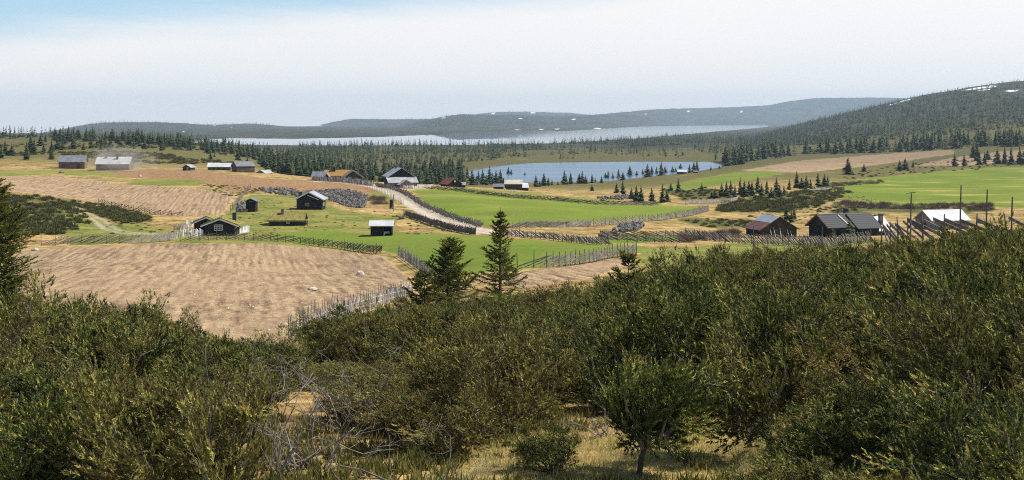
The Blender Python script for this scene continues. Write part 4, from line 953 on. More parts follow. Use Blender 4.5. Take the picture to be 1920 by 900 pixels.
def juniper(seed, Hh, R, lean=(-.18, .05), nst=17, nplume=3700, bare=.2, ll=.066, lw=.027):
    rg = np.random.default_rng(seed); wood = MB(); P0, AX, LN, TT = [], [], [], []
    stems = []
    for i in range(nst):
        ph = 2 * math.pi * (i + rg.uniform(-.35, .35)) / nst
        til = rg.uniform(.12, 1.15); L = (Hh * .95) if til < .6 else R * rg.uniform(.9, 1.25)
        L *= rg.uniform(.75, 1.08)
        d = np.array([math.cos(ph) * math.sin(til) + lean[0], math.sin(ph) * math.sin(til) + lean[1], math.cos(til)]); d /= np.linalg.norm(d)
        p = np.array([math.cos(ph) * .15, math.sin(ph) * .15, -.1]); pts = [p.copy()]
        for s in range(6):
            d = d + rg.normal(size=3) * .13 + np.array([0, 0, .07 + (.10 if til > .8 else 0)]); d /= np.linalg.norm(d)
            p = p + d * L / 6; p[2] = max(p[2], .05); pts.append(p.copy())
        r0 = .028 * rg.uniform(.7, 1.3); wood.tube(pts, [r0 * (1 - .8 * j / 6) for j in range(7)], 5); stems.append((np.array(pts), L))
    nb = 9; per = max(1, nplume // (nst * nb))
    for pts, L in stems:
        for b in range(nb):
            t = rg.uniform(bare, 1.0) * 6; j = min(int(t), 5); o = pts[j] + (pts[j + 1] - pts[j]) * (t - j); sd = unit(pts[j + 1] - pts[j])
            dr = unit(sd * .7 + rg.normal(size=3) * .6 + np.array([lean[0] * 1.5, lean[1], .1])); bl = L * rg.uniform(.16, .42) * (1.15 - .5 * t / 6)
            e = o + dr * bl; m = o + dr * bl * .55 + rg.normal(size=3) * .04
            wood.tube([o, m, e], [.007, .005, .003], 3)
            bt = np.clip(rg.normal(.40, .20), .05, .85); cr = rg.uniform(.05, .11)
            for q in range(per):
                s = rg.uniform(.25, 1.1) ** .8; w_ = rg.normal(size=3) * cr * np.array([1, 1, .6])
                P0.append(o + (e - o) * s + w_); AX.append(dr * .8 + unit(w_) * .55 + rg.normal(size=3) * .28 + np.array([lean[0] * 1.5, 0, .42])); LN.append(rg.uniform(.08, .19)); TT.append(np.clip(bt + rg.normal(0, .2), 0, .93))
    v, f, tn = plume_leaves(np.array(P0), np.array(AX), np.array(LN), 12, .5, ll, lw, rg, np.array(TT))
    LP, LA, LL, LT = [], [], [], []
    for pts, L in stems:                                # feathery leading shoots
        for q in range(7):
            j = int(rg.integers(3, 7)); d = unit(unit(pts[j] - pts[j - 1]) * .8 + np.array([lean[0] * 1.6, lean[1], .5]) + rg.normal(size=3) * .3)
            LP.append(pts[j] + rg.normal(size=3) * .1); LA.append(d); LL.append(rg.uniform(.2, .46)); LT.append(np.clip(rg.normal(.5, .2), 0, .93))
    v2, f2, t2 = plume_leaves(np.array(LP), np.array(LA), np.array(LL), 34, .5, .07, .03, rg, np.array(LT), .6)
    f = np.concatenate([f, f2 + len(v)]); v = np.concatenate([v, v2]); tn = np.concatenate([tn, t2])
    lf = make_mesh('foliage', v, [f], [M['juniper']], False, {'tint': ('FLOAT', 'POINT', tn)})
    return lf, wood.mesh('stems', M['bark'])

def spruce_near(seed, Hh, R, crooked=0.0, pn=26, gap=.26, pw=.8, shoots=0, fill=1.0):
    rg = np.random.default_rng(seed); wood = MB(); P0, AX, LN, TT = [], [], [], []
    top = np.array([crooked, 0, Hh])
    wood.tube([(0, 0, -.3), (crooked * .3, .02, Hh * .4), (crooked * .7, 0, Hh * .75), top], [.018 * Hh, .013 * Hh, .006 * Hh, .012], 7)
    z = .25
    while z < Hh - .12:
        f = 1 - z / Hh; nb = int(rg.integers(5, 8)); o0 = rg.uniform(0, 6.28)
        for i in range(nb):
            if rg.random() < .22: continue
            ph = o0 + 2 * math.pi * i / nb + rg.uniform(-.3, .3); L = (R * (f ** pw) + .14) * rg.uniform(.4, 1.25)
            xo = crooked * (z / Hh) ** 1.2
            p = np.array([xo, 0, z + rg.uniform(-.08, .08)]); pts = [p.copy()]; d = np.array([math.cos(ph), math.sin(ph), .45 - .75 * f])
            for s in range(5):
                d = unit(d + np.array([0, 0, .12]) + rg.normal(size=3) * .07); p = p + d * L / 5; pts.append(p.copy())
            wood.tube(pts, [.016 * (1 - .75 * j / 5) for j in range(6)], 4)
            bt = rg.normal(.45, .18)
            ns = max(4, int(L / .07))
            for s in range(ns):
                t = (s + .5) / ns * 5; j = min(int(t), 4); o = pts[j] + (pts[j + 1] - pts[j]) * (t - j); sd = unit(pts[j + 1] - pts[j])
                lat = unit(np.cross(sd, [0, 0, 1])) * (1 if s % 2 else -1)
                P0.append(o); AX.append(sd * .75 + lat * rg.uniform(.5, 1.0) + np.array([0, 0, rg.uniform(-.35, .15)])); LN.append((.14 + .38 * L * (1 - .55 * t / 5)) * rg.uniform(.6, 1.15) * .85 * fill); TT.append(np.clip(bt + .25 * t / 5 + rg.normal(0, .1), 0, .95))
            P0.append(pts[-2]); AX.append(pts[-1] - pts[-2]); LN.append(L / 5 + .08); TT.append(min(.95, bt + .35))
        z += gap * rg.uniform(.8, 1.2) * (.65 + .5 * f)
    for i in range(shoots):
        ph = rg.uniform(0, 6.28); zz0 = Hh * rg.uniform(.35, .7); r_ = R * rg.uniform(.2, .6); o = np.array([math.cos(ph) * r_ + crooked * .5, math.sin(ph) * r_, zz0]); hh = rg.uniform(.5, 1.2)
        wood.tube([o - np.array([0, 0, .3]), o + np.array([.03, 0, hh])], [.012, .004], 4)
        for q in range(int(hh / .06)): P0.append(o + np.array([.03, 0, hh]) * (q * .06 / hh)); AX.append(np.array([rg.normal(0, .7), rg.normal(0, .7), .8])); LN.append(.13 * (1.6 - q * .06 / hh)); TT.append(rg.uniform(.45, .95))
    P0.append(top - np.array([0, 0, .4])); AX.append(np.array([0, 0, 1.0])); LN.append(.45); TT.append(.5)
    v, f, tn = plume_leaves(np.array(P0), np.array(AX), np.array(LN), pn, .5, .10, .034, rg, np.array(TT), .35)
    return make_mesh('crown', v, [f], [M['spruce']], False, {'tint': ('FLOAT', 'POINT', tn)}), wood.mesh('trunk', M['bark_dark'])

def spruce_far(seed, layers=11, per=9, R=.26):
    """unit-height spruce: drooping kite-shaped branches in whorls"""
    rg = np.random.default_rng(seed); V, Fq, tn = [], [], []; k = 0
    wob = rg.uniform(.7, 1.2, layers)
    for i in range(layers):
        f = i / (layers - 1); z = .05 + .9 * f ** .95; r = (R * (1 - f) ** .85 + .015) * wob[i] * rg.uniform(.85, 1.1)
        for j in range(max(4, int(per * (1 - .45 * f)))):
            if rg.random() < .1: continue
            ph = rg.uniform(0, 6.28); L = r * rg.uniform(.6, 1.25); w = L * rg.uniform(.34, .6) + .012; dz = -L * rg.uniform(.15, .6); z0 = z + rg.uniform(-.03, .04)
            c, s = math.cos(ph), math.sin(ph)
            a = (c * .01, s * .01, z0 + .03); m1 = (c * L * .6 - s * w, s * L * .6 + c * w, z0 + dz * .55); m2 = (c * L * .6 + s * w, s * L * .6 - c * w, z0 + dz * .55 - .015); e = (c * L, s * L, z0 + dz + L * .12)
            V += [a, m1, e, m2]; Fq.append((k, k + 1, k + 2, k + 3)); t = np.clip(rg.normal(.4, .22), 0, .95); tn += [t * .8, t, min(1, t + .15), t]; k += 4
    for ph in (0, 2.1, 4.2):
        V += [(math.cos(ph) * .022, math.sin(ph) * .022, .88), (math.cos(ph + 2.1) * .022, math.sin(ph + 2.1) * .022, .88), (0, 0, 1.02)]; Fq.append((k, k + 1, k + 2, k + 2)); tn += [.4] * 3; k += 3
    q = np.array([x for x in Fq if x[2] != x[3]]); tr = np.array([x[:3] for x in Fq if x[2] == x[3]])
    return np.array(V), q, tr, np.array(tn)
SPF = [spruce_far(100 + s, 15, 14, [.24, .28, .32, .26, .36, .24, .30, .27][s]) for s in range(8)]
SPL = [spruce_far(200 + s, 7, 6, [.22, .27, .32, .25][s]) for s in range(4)]
SPT = [spruce_far(300 + s, 4, 4, [.26, .32, .38][s]) for s in range(3)]
SPF_MESH = [make_mesh('crown', v, [q, t], [M['spruce_far']], False, {'tint': ('FLOAT', 'POINT', tn)}) for v, q, t, tn in SPF]
mb = MB(); mb.tube([(0, 0, -.05), (0, 0, .5), (0, 0, .93)], [.018, .011, .003], 6); TRUNK_FAR = mb.mesh('trunk', M['bark_dark'])

# ---- where the spruces stand (columns, distance range, density, height range)
TREES = []       # (x, y, z, h)
def spread(poly, d0, d1, n, h0, h1, clump=None, by_dist=False, seed=0, world=True, plane=None):
    P = np.array(poly, float); cnt = 0; tries = 0
    while cnt < n and tries < n * 60:
        tries += 1
        u = RNG.uniform(P[:, 0].min(), P[:, 0].max())
        if by_dist:                                    # polygon in (column, distance)
            D = RNG.uniform(P[:, 1].min(), P[:, 1].max())
            if seg_sd(np.array([u]), np.array([D]), poly)[0] < 0: continue
            p = at_u(u, D)
        else:
            y = RNG.uniform(P[:, 1].min(), P[:, 1].max())
            if seg_sd(np.array([u]), np.array([y]), poly)[0] < 0: continue
            p = hit(u, y, d0, d1)
            p = at_u(u + RNG.uniform(-1, 1), p.y * RNG.uniform(.99, 1.01))
        if D_in_water(p): continue
        if clump is not None:
            c = float(fbm(np.array([p.x / clump[0]]), np.array([p.y / (clump[0] * 1.5)]), 40 + seed, 3)[0])
            if c < clump[1]: continue
        TREES.append((p.x, p.y, p.z, RNG.uniform(h0, h1) ** 1.0 * (1 if RNG.random() < .55 else RNG.uniform(.42, .85)))); cnt += 1
def D_in_water(p):
    return (640 < p.y < 1150 and p.z < TARN + .15 and abs(p.x) < 400) or (p.y > 1700 and p.z < LAKE + .2)
# left treeline and slopes
spread([(-250,780),(360,780),(420,820),(620,900),(620,1350),(-250,1080)], 0, 0, 950, 5.5, 9, (45, -.2), True, 1)
spread([(-250,560),(150,560),(150,780),(-250,780)], 0, 0, 40, 4.5, 7.5, (30, .05), True, 2)
spread([(60,600),(420,620),(520,560),(560,800),(200,800)], 0, 0, 60, 3, 6.5, (25, .08), True, 3)
# dense wood behind the farm
spread([(470,540),(560,440),(720,415),(860,440),(880,610),(860,690),(870,950),(1000,1120),(900,1350),(560,1400)], 0, 0, 1150, 4.5, 7.8, (50, -.22), True, 4)
# wood between tarn and lake
spread([(560,1250),(900,1180),(960,1330),(1060,1480),(1180,1560),(1300,1650),(1500,1800),(1500,2300),(1300,2300),(1040,1950),(560,1740)], 0, 0, 1250, 6, 10, (60, -.02), True, 5)
spread([(1000,1450),(1180,1560),(1440,2100),(1470,2900),(1300,3050),(1150,2350),(1000,1760)], 0, 0, 700, 6, 9.5, (80, -.12), True, 15)
# bog with scattered clumps
spread([(1050,1030),(1420,1020),(1500,1300),(1500,1600),(1150,1500),(1030,1250)], 0, 0, 230, 4.5, 9, (40, .03), True, 6)
spread([(960,1010),(1420,1010),(1500,1300),(1500,1650),(1150,1550),(980,1350)], 0, 0, 70, 3, 7, None, True, 6)
# right hill
spread([(1380,1500),(1560,1350),(2300,1250),(2300,2550),(1900,2500),(1740,2600),(1600,2900),(1440,2900)], 0, 0, 5200, 7, 11, (90, -.34), True, 7)
spread([(1450,2500),(2300,2300),(2300,3050),(1450,3050)], 0, 0, 700, 5, 9, (80, -.1), True, 17)
# rows along the tan field
spread([(1355,915),(1500,980),(1700,1010),(1925,980),(1925,1080),(1700,1130),(1500,1100),(1355,1040)], 0, 0, 380, 8, 12, (30, -.25), True, 8)
spread([(1360,850),(1400,850),(1400,960),(1360,960)], 0, 0, 26, 8, 11, None, True, 9)
for u, y, h in ((1590,327,7.5),(1620,322,4),(1687,320,5.5),(1697,319,6),(1712,314,4),(1790,312,7.5),(1808,311,6),(1836,309,8),(1846,308,6.5),(1870,307,8.5),(1884,307,9),(1896,308,9.5),(1912,307,9),(1926,307,10),(1940,306,9),
                (1832,302,10),(1825,296,9),(1852,300,6)): 
    p = hit(u, y, 480, 1100); TREES.append((p.x, p.y, p.z, h))
# near shore of the tarn
for u, y, px in ((867,340,28),(858,338,22),(876,335,24),(885,347,30),(893,345,18),(897,341,22),(905,346,30),(912,347,20),(918,345,34),(923,344,22),(930,346,28),(938,343,26),(953,330,18),(959,331,14),(984,333,12),(1005,350,22),(1012,350,14),(1020,349,26),(1028,348,17),(1058,346,27),(1062,346,18),(1070,345,22),(1086,344,20),(1092,344,24),(1098,344,16),(1110,343,18),(1128,343,14),
                 (1135,338,15),(1140,338,19),(1149,339,16),(1160,338,22),(1168,338,17),(1181,333,24),(1194,333,14),(1205,331,15),(1214,332,25),(1222,331,20),(1231,330,18),(1240,329,26),(1247,328,18),(1261,327,16),(1267,326,13),(1276,318,14),(1293,324,17),(1301,322,20),(1307,322,22),(1333,319,8),(1349,316,4),(850,342,24),(842,343,30),(834,345,24),(826,346,28),(818,345,20),(944,346,14),(1035,347,11),(1046,347,9),(1116,342,10)):
    p = hit(u, y, 420, 880); TREES.append((p.x, p.y, p.z, max(2.0, px * p.y / F)))
# groves right of the bright meadow
for u, y, px in ((1110,358,14),(1156,362,20),(1168,364,26),(1184,373,22),(1193,378,32),(1202,380,34),(1222,378,28),(1242,380,36),(1250,378,24),(1258,358,16),(1272,360,26),(1316,358,16),(1334,372,14),(1341,372,22),(1353,368,26),(1362,369,30),(1370,366,28),(1378,370,24),(1388,366,34),(1396,369,30),(1404,364,26),(1410,367,28),(1421,363,34),(1428,368,26),(1438,364,28),(1446,371,22),(1456,362,30),(1462,370,24),(1470,366,20),(1480,356,22),(1494,352,32),(1503,354,22),(1512,352,24),(1520,353,18),(1534,350,26),(1546,350,24),(1552,349,20),(1440,390,14),(1377,396,10),(1475,413,26),(1489,411,22),(1484,417,24),(1467,420,18)):
    p = hit(u, y, 205, 560); TREES.append((p.x, p.y, p.z, px * p.y / F))
# single ones on the left heath and elsewhere
for u, y, h in ((10,292,6),(3,297,5),(22,292,5),(50,300,6.5),(64,290,7),(58,287,8),(96,299,4),(137,280,5.5),(98,298,3.4),(176,262,7),(205,284,5),(302,282,4),(390,288,4.5),(400,286,4),(395,298,3.5),(118,281,4),(82,286,4),(330,268,6),(352,275,5),(270,268,6),(300,272,5),(243,262,7),(220,268,5)):
    p = hit(u, y, 480, 1000); TREES.append((p.x, p.y, p.z, h))
# far hills across the lake
far_trees = []
for dk, n in ((0, 9000),):
    for _ in range(n):
        D = RNG.uniform(3700, 12500); u = RNG.uniform(60, 1720); X = (u - CU) / F * D; z = float(gz(X, D))
        if z < -27 or float(fbm(np.array([X / 200]), np.array([D / 300]), 77, 3)[0]) < -.12: continue
        far_trees.append((X, D, z, RNG.uniform(8, 14)))
T = np.array(TREES)
uu = CU + T[:, 0] * F / T[:, 1]
size = T[:, 3] / T[:, 1] * ((uu > 0) & (uu < 1920))
order = np.argsort(-size); near_ids = order[:278]
def tree_region(u, D):
    if D < 300 and u > 1440: return ('small spruce among the brown shrubs behind the rusty barn', 'spruces behind the rusty barn')
    if u > 1560: return ('dark spruce standing between the right meadow and the tan fields', 'spruces along the right hand fields')
    if u > 1325 and D < 560: return ('bushy dark spruce in the long grove left of the wide right meadow', 'spruces of the long grove')
    if 1100 < u <= 1325 and D < 520: return ('dark spruce in the small group above the right end of the bright meadow', 'spruces above the bright meadow')
    if 805 < u <= 1360 and D < 900: return ('spruce on the near shore, standing against the blue tarn', 'spruces on the near tarn shore')
    if u > 1325: return ('spruce in the dark row along the upper edge of the tan field', 'spruces above the tan field')
    if u > 1000: return ('slim spruce scattered on the brown bog beyond the tarn', 'spruces on the bog')
    if u > 460: return ('spruce at the near edge of the dense wood behind the turf roofed farm', 'spruces at the edge of the wood')
    return ('lone spruce on the brown heath slope behind the left barns', 'spruces on the left heath')
for i in near_ids:
    x, y, z, h = T[i]; lab, grp = tree_region(uu[i], y)
    s = RNG.uniform(.9, 1.25)
    r = link('spruce_tree', None, None, (x, y, z - .05), RNG.uniform(0, 6.28), (h * s, h * s, h)); tag(r, lab, 'tree', grp)
    link('crown', SPF_MESH[int(RNG.integers(8))], r); link('trunk', TRUNK_FAR, r)
def merged_forest(name, rows, lib, label, squat=1.0, mat='spruce_far'):
    V, Q, TR, TN, off = [], [], [], [], 0
    for x, y, z, h in rows:
        v, q, t, tn = lib[int(RNG.integers(len(lib)))]; a = RNG.uniform(0, 6.28); ca, sa = math.cos(a), math.sin(a); s = h * RNG.uniform(.9, 1.3) * squat
        V.append(np.stack([(v[:, 0] * ca - v[:, 1] * sa) * s + x, (v[:, 0] * sa + v[:, 1] * ca) * s + y, v[:, 2] * h + z - .1], 1)); Q.append(q + off); TR.append(t + off); TN.append(np.clip(tn * .7 + RNG.uniform(0, .35), 0, 1)); off += len(v)
    me = make_mesh(name, np.concatenate(V), [np.concatenate(Q), np.concatenate(TR)], [M[mat]], False, {'tint': ('FLOAT', 'POINT', np.concatenate(TN))})
    tag(link(name, me), label, 'forest', kind='stuff')
rest = np.ones(len(T), bool); rest[near_ids] = False
merged_forest('spruce_forest', T[rest & (T[:, 1] < 900)], SPF[:5], 'dark spruce wood behind the turf roofed farm and left hillside', 1.15)
merged_forest('spruce_forest', T[rest & (T[:, 1] >= 900)], SPL, 'spruce forest between the tarn, the lake and the right hill')
merged_forest('spruce_forest', far_trees, SPT, 'far blue forest covering the hills across the lake', 1.5, 'hill_forest')

# ---- low bushes in the middle distance
def bush_mesh(seed, n=130, mat_twig=False):
    rg = np.random.default_rng(seed)
    d = unit(rg.normal(size=(n, 3))); d[:, 2] = np.abs(d[:, 2]); base = d * rg.uniform(.2, .8, (n, 1)) * np.array([1, 1, .75])
    L = rg.uniform(.3, .6, n); W = rg.uniform(.10, .22, n) if not mat_twig else rg.uniform(.015, .03, n)
    dd = unit(d + np.array([0, 0, .6]) + rg.normal(size=(n, 3)) * .3)
    v, f = leaf_tris(base, dd, L, W, rg); return v, f, np.repeat(np.clip(rg.normal(.42, .25, n), 0, .95), 3)
def shrub_stuff(name, spots, lib, mat, label):
    V, Q, TN, off = [], [], [], 0
    for x, y, z, s, sz in spots:
        v, f, tn = lib[int(RNG.integers(len(lib)))]; a = RNG.uniform(0, 6.28); ca, sa = math.cos(a), math.sin(a)
        V.append(np.stack([(v[:, 0] * ca - v[:, 1] * sa) * s + x, (v[:, 0] * sa + v[:, 1] * ca) * s + y, v[:, 2] * sz + z - .05], 1)); Q.append(f + off); TN.append(np.clip(tn + RNG.uniform(-.15, .2), 0, .96)); off += len(v)
    tag(link(name, make_mesh(name, np.concatenate(V), [np.concatenate(Q)], [M[mat]], False, {'tint': ('FLOAT', 'POINT', np.concatenate(TN))})), label, 'shrubs', kind='stuff')
BUSH = [bush_mesh(s) for s in range(6)]; TWIG = [bush_mesh(20 + s, 260, True) for s in range(4)]
def spots_in(poly, d0, d1, n, s0, s1, hz=.8, clump=None):
    P = np.array(poly, float); out = []; k_ = 0
    while len(out) < n and k_ < n * 40:
        k_ += 1; u = RNG.uniform(P[:, 0].min(), P[:, 0].max()); y = RNG.uniform(P[:, 1].min(), P[:, 1].max())
        if seg_sd(np.array([u]), np.array([y]), poly)[0] < 0: continue
        p = hit(u, y, d0, d1)
        if clump and float(fbm(np.array([p.x / clump[0]]), np.array([p.y / clump[0]]), 5, 2)[0]) < clump[1]: continue
        s = RNG.uniform(s0, s1); out.append((p.x, p.y, p.z, s, s * hz))
    return out
sp = spots_in(H_POLYS[0][0], 185, 300, 620, .5, 1.2) + spots_in(H_POLYS[1][0], 190, 300, 230, .4, .9)
shrub_stuff('shrubbery', sp, BUSH, 'shrub', 'dark low juniper scrub beside the wheel track on the left')
sp = spots_in(H_POLYS[2][0], 240, 520, 420, .5, 1.3) + spots_in(H_POLYS[3][0], 190, 280, 60, .3, .7) + spots_in(H_POLYS[5][0], 330, 470, 90, .4, 1.0)
sp += spots_in([(1340,395),(1660,385),(1660,425),(1420,425)], 205, 330, 90, .3, .7, clump=(14, .12)) + spots_in([(1690,305),(1920,298),(1920,312),(1560,338)], 480, 900, 120, .5, 1.1)
shrub_stuff('shrubbery', sp, BUSH, 'shrub', 'dark low scrub in the dry grass behind the rusty barn')
sp = spots_in([(-200,262),(440,275),(560,330),(520,318),(430,310),(340,312),(100,290),(-200,300)], 470, 1000, 900, .5, 1.6, clump=(40, -.05))
shrub_stuff('shrubbery', sp, BUSH, 'shrub', 'olive scrub over the heath slope behind the left barns')
sp = spots_in([(1570,388),(1640,392),(1860,396),(1860,382),(1700,385),(1580,378)], 235, 350, 200, .6, 1.3, 1.0) + spots_in([(1270,445),(1380,432),(1390,446),(1280,455)], 150, 260, 60, .6, 1.2, 1.0) + spots_in([(1560,345),(1650,338),(1655,344),(1560,350)], 330, 620, 60, .8, 1.6, .8) \
   + spots_in([(690,372),(722,370),(725,384),(692,384)], 230, 320, 34, .5, 1.1, .9)
shrub_stuff('bare_thicket', sp, TWIG, 'twig', 'reddish brown leafless thickets around the right hand cabins and road')
sp = spots_in([(375,346),(440,347),(500,358),(450,366),(425,372)], 240, 420, 110, .2, .6, .6) + spots_in([(430,405),(480,372),(620,392),(760,400),(760,430),(640,430),(480,440)], 190, 300, 120, .12, .35, .7) + spots_in([(1340,385),(1600,360),(1660,385),(1500,420)], 230, 450, 160, .2, .5, .7) + spots_in([(760,405),(890,440),(760,440)], 185, 280, 40, .15, .4, .7) + spots_in([(200,405),(340,420),(340,440),(200,440)], 190, 260, 40, .2, .5, .7)
shrub_stuff('heather', sp, BUSH, 'heather', 'small dry tussocks on the rough grass between the cabins')

# ---- the foreground junipers
JUN = [juniper(500 + s, 1.0 * [2.2, 1.9, 2.4, 1.7, 2.0, 2.6, 1.8, 2.1, 2.3, 1.6][s], [1.5, 1.7, 1.4, 1.6, 1.9, 1.3, 1.5, 1.6, 1.8, 1.4][s]) for s in range(10)]
JH = [2.2, 1.9, 2.4, 1.7, 2.0, 2.6, 1.8, 2.1, 2.3, 1.6]
SKY_Y = [(-300,540),(0,548),(60,556),(130,560),(200,566),(300,568),(355,580),(385,625),(470,634),(540,640),(565,628),(600,606),(640,586),(700,566),(770,550),(830,552),(900,552),(960,545),(1010,533),(1080,524),(1130,512),(1180,490),(1230,472),(1300,462),(1400,458),(1500,455),(1600,452),(1680,444),(1760,436),(1830,424),(1880,404),(1930,396),(2300,380)]
def top_limit(u): return float(np.interp(u, [p[0] for p in SKY_Y], [p[1] for p in SKY_Y]))
CLEAR2 = [(360,905),(410,840),(470,800),(640,800),(700,850),(720,905)]
CLEAR3 = [(560,668),(660,655),(820,640),(820,670),(700,690),(600,700)]
def jun_region(u, D):
    row = 'back' if D > 38 else ('front' if D < 24 else 'middle')
    if u < 390: return (f'dark green juniper in the dense left thicket, {row} of the thicket', f'junipers of the left thicket, {row}')
    if u < 760: return (f'juniper below the corner of the ploughed field, {row} of the slope', f'junipers below the ploughed field, {row}')
    if u < 1150: return (f'juniper on the slope under the young spruces, {row} of the slope', f'junipers under the young spruces, {row}')
    if u < 1560: return (f'juniper on the slope below the rusty barn, {row} of the slope', f'junipers below the rusty barn, {row}')
    return (f'juniper in the dense thicket below the plank fence, {row} of the thicket', f'junipers below the plank fence, {row}')
placed = []; tries = 0
def put_juniper(u, D, h, k_):
    p = at_u(u, D); lab, grp = jun_region(u, D); sx = .55 * h / JH[k_] + .45
    r = link('juniper_bush', None, None, (p.x, p.y, p.z), RNG.uniform(-.6, .6), (sx, sx, h / JH[k_] * 1.02)); tag(r, lab, 'bush', grp)
    link('foliage', JUN[k_][0], r); link('stems', JUN[k_][1], r); placed.append((p.x, p.y, 1.0 + .15 * h))
for u, D in ((597, 51), (628, 48.5), (662, 47), (700, 48), (742, 47), (782, 46), (640, 43), (715, 41.5)):
    p = at_u(u, D); put_juniper(u, D, max(.7, min(1.7, -(top_limit(u) - HZ) / F * D - p.z)), int(RNG.integers(10)))
while len(placed) < 296 and tries < 60000:
    tries += 1
    u = RNG.uniform(-90, 2010); D = 15.5 * (60 / 15.5) ** RNG.random()
    p = at_u(u, D); y = HZ - F * p.z / D
    if seg_sd(np.array([u]), np.array([y]), CLEAR)[0] > -10 or seg_sd(np.array([u]), np.array([y]), CLEAR2)[0] > 0: continue
    if y > 880 and 700 < u < 1500: continue
    if y > 850 and 360 < u < 720: continue
    if y > 880 and u < 700 and RNG.random() < .6: continue
    hmax = min(-(top_limit(uu_) - HZ) / F * D - p.z for uu_ in (u - 1.0 * F / D, u, u + 1.0 * F / D))
    if 1440 < u < 1680 and D < 21: hmax = min(hmax, .9 + max(0, u - 1500) / 200)
    if u < 420 and D < 24: hmax = min(hmax, 2.3)
    if 380 < u < 800: hmax = min(hmax, 1.5 if D > 22 else 1.2)
    if 800 < u < 1150 and D < 30: hmax = min(hmax, 1.7)
    if 540 < u < 850 and y > 700: hmax = min(hmax, -(674 - HZ) / F * D - p.z)
    if 640 < u < 830 and 655 < y < 700 and RNG.random() < .75: continue
    if hmax < .5: continue
    h = min(hmax * RNG.uniform(.6, 1.05), RNG.uniform(1.3, 2.7))
    rad = 1.15 + .15 * h
    if any((p.x - q[0]) ** 2 + (p.y - q[1]) ** 2 < (.545 * (rad + q[2])) ** 2 for q in placed): continue
    placed.append((p.x, p.y, rad))
    k_ = int(RNG.integers(10)); lab, grp = jun_region(u, D)
    sx = .55 * h / JH[k_] + .45
    r = link('juniper_bush', None, None, (p.x, p.y, p.z), RNG.uniform(-.6, .6), (sx, sx, h / JH[k_] * 1.02)); tag(r, lab, 'bush', grp)
    link('foliage', JUN[k_][0], r); link('stems', JUN[k_][1], r)
print('junipers', len(placed), tries)
# special ones at the front
def juniper_tree(u, D, seed, label, H_, R_, trunk, lean):
    p = at_u(u, D); r = root_at('juniper_tree', label, 'tree', p)
    lf, st = juniper(seed, H_, R_, lean, 10, 2000, .12); o = link('crown', lf, r, (trunk[-1][0], trunk[-1][1], trunk[-1][2] - .35)); link('branches', st, o)
    mb = MB(); mb.tube(trunk, [.042, .036, .03, .024][:len(trunk)], 7); mb.build('trunk', M['bark_dark'], r)
juniper_tree(1195, 18.4, 901, 'small juniper tree with a short dark trunk standing on the grassy clearing', 1.2, .6, [(0, 0, -.2), (.05, 0, .25), (.16, .02, .55), (.2, 0, .85)], (.1, 0))
juniper_tree(1455, 19.6, 902, 'low leaning juniper tree at the right edge of the grassy clearing', 1.3, 1.1, [(0, 0, -.2), (-.12, 0, .25), (-.32, .02, .5), (-.5, 0, .75)], (-.3, 0))
p = at_u(1035, 18.6); r = root_at('juniper_bush', 'round low olive bush alone on the grass at the bottom centre', 'bush', p); r.scale = (.36, .36, .33); link('foliage', JUN[4][0], r); link('stems', JUN[4][1], r)
# young spruces
def near_tree(u, D, seed, h, R_, label, crooked=0.0, pn=24, pw=.8, shoots=0, gap=.26, fill=1.0):
    p = at_u(u, D); r = root_at('spruce_tree', label, 'tree', p); c, t = spruce_near(seed, h, R_, crooked, pn, gap, pw, shoots, fill); link('crown', c, r); link('trunk', t, r)
D1 = 62.0; zb = at_u(938, D1).z; near_tree(938, D1, 31, -(393 - HZ) / F * D1 - zb, 1.9, 'tall thin young spruce rising over the lower meadow', .0, 24, 1.25)
D2 = 58.0; zb = at_u(838, D2).z; near_tree(838, D2, 32, -(450 - HZ) / F * D2 - zb, 1.5, 'bushy young spruce with spiky shoots left of the tall one', .1, 26, .7, 9, .19, 1.25)
D5 = 52.0; zb = at_u(800, D5).z; near_tree(796, D5, 35, -(505 - HZ) / F * D5 - zb, 1.2, 'dark low spruce at the foot of the bushy young spruce', .0)
D3 = 40.0; zb = at_u(1180, D3).z; near_tree(1178, D3, 33, -(474 - HZ) / F * D3 - zb, .95, 'small spruce top sticking out of the junipers right of the tall young spruce', .0)
D4 = 33.0; zb = at_u(-18, D4).z; near_tree(-22, D4, 34, -(352 - HZ) / F * D4 - zb, 1.25, 'large dark spruce cut by the left edge of the picture', .0, 34, .45, 6, .15, 1.5)
D6 = 200.0; 
for u, y, h, lab in ((1588, 441, 2.8, 'dark spruce bush before the tiled cabin'), (1556, 445, 1.6, 'smaller spruce bush before the left gable of the tiled cabin'),):
    p = hit(u, y, 190, 215); r = root_at('spruce_tree', lab, 'tree', p - Vector((0, 1.5, 0))); r.scale = (h * 1.3, h * 1.3, h); link('crown', SPF_MESH[4], r); link('trunk', TRUNK_FAR, r)
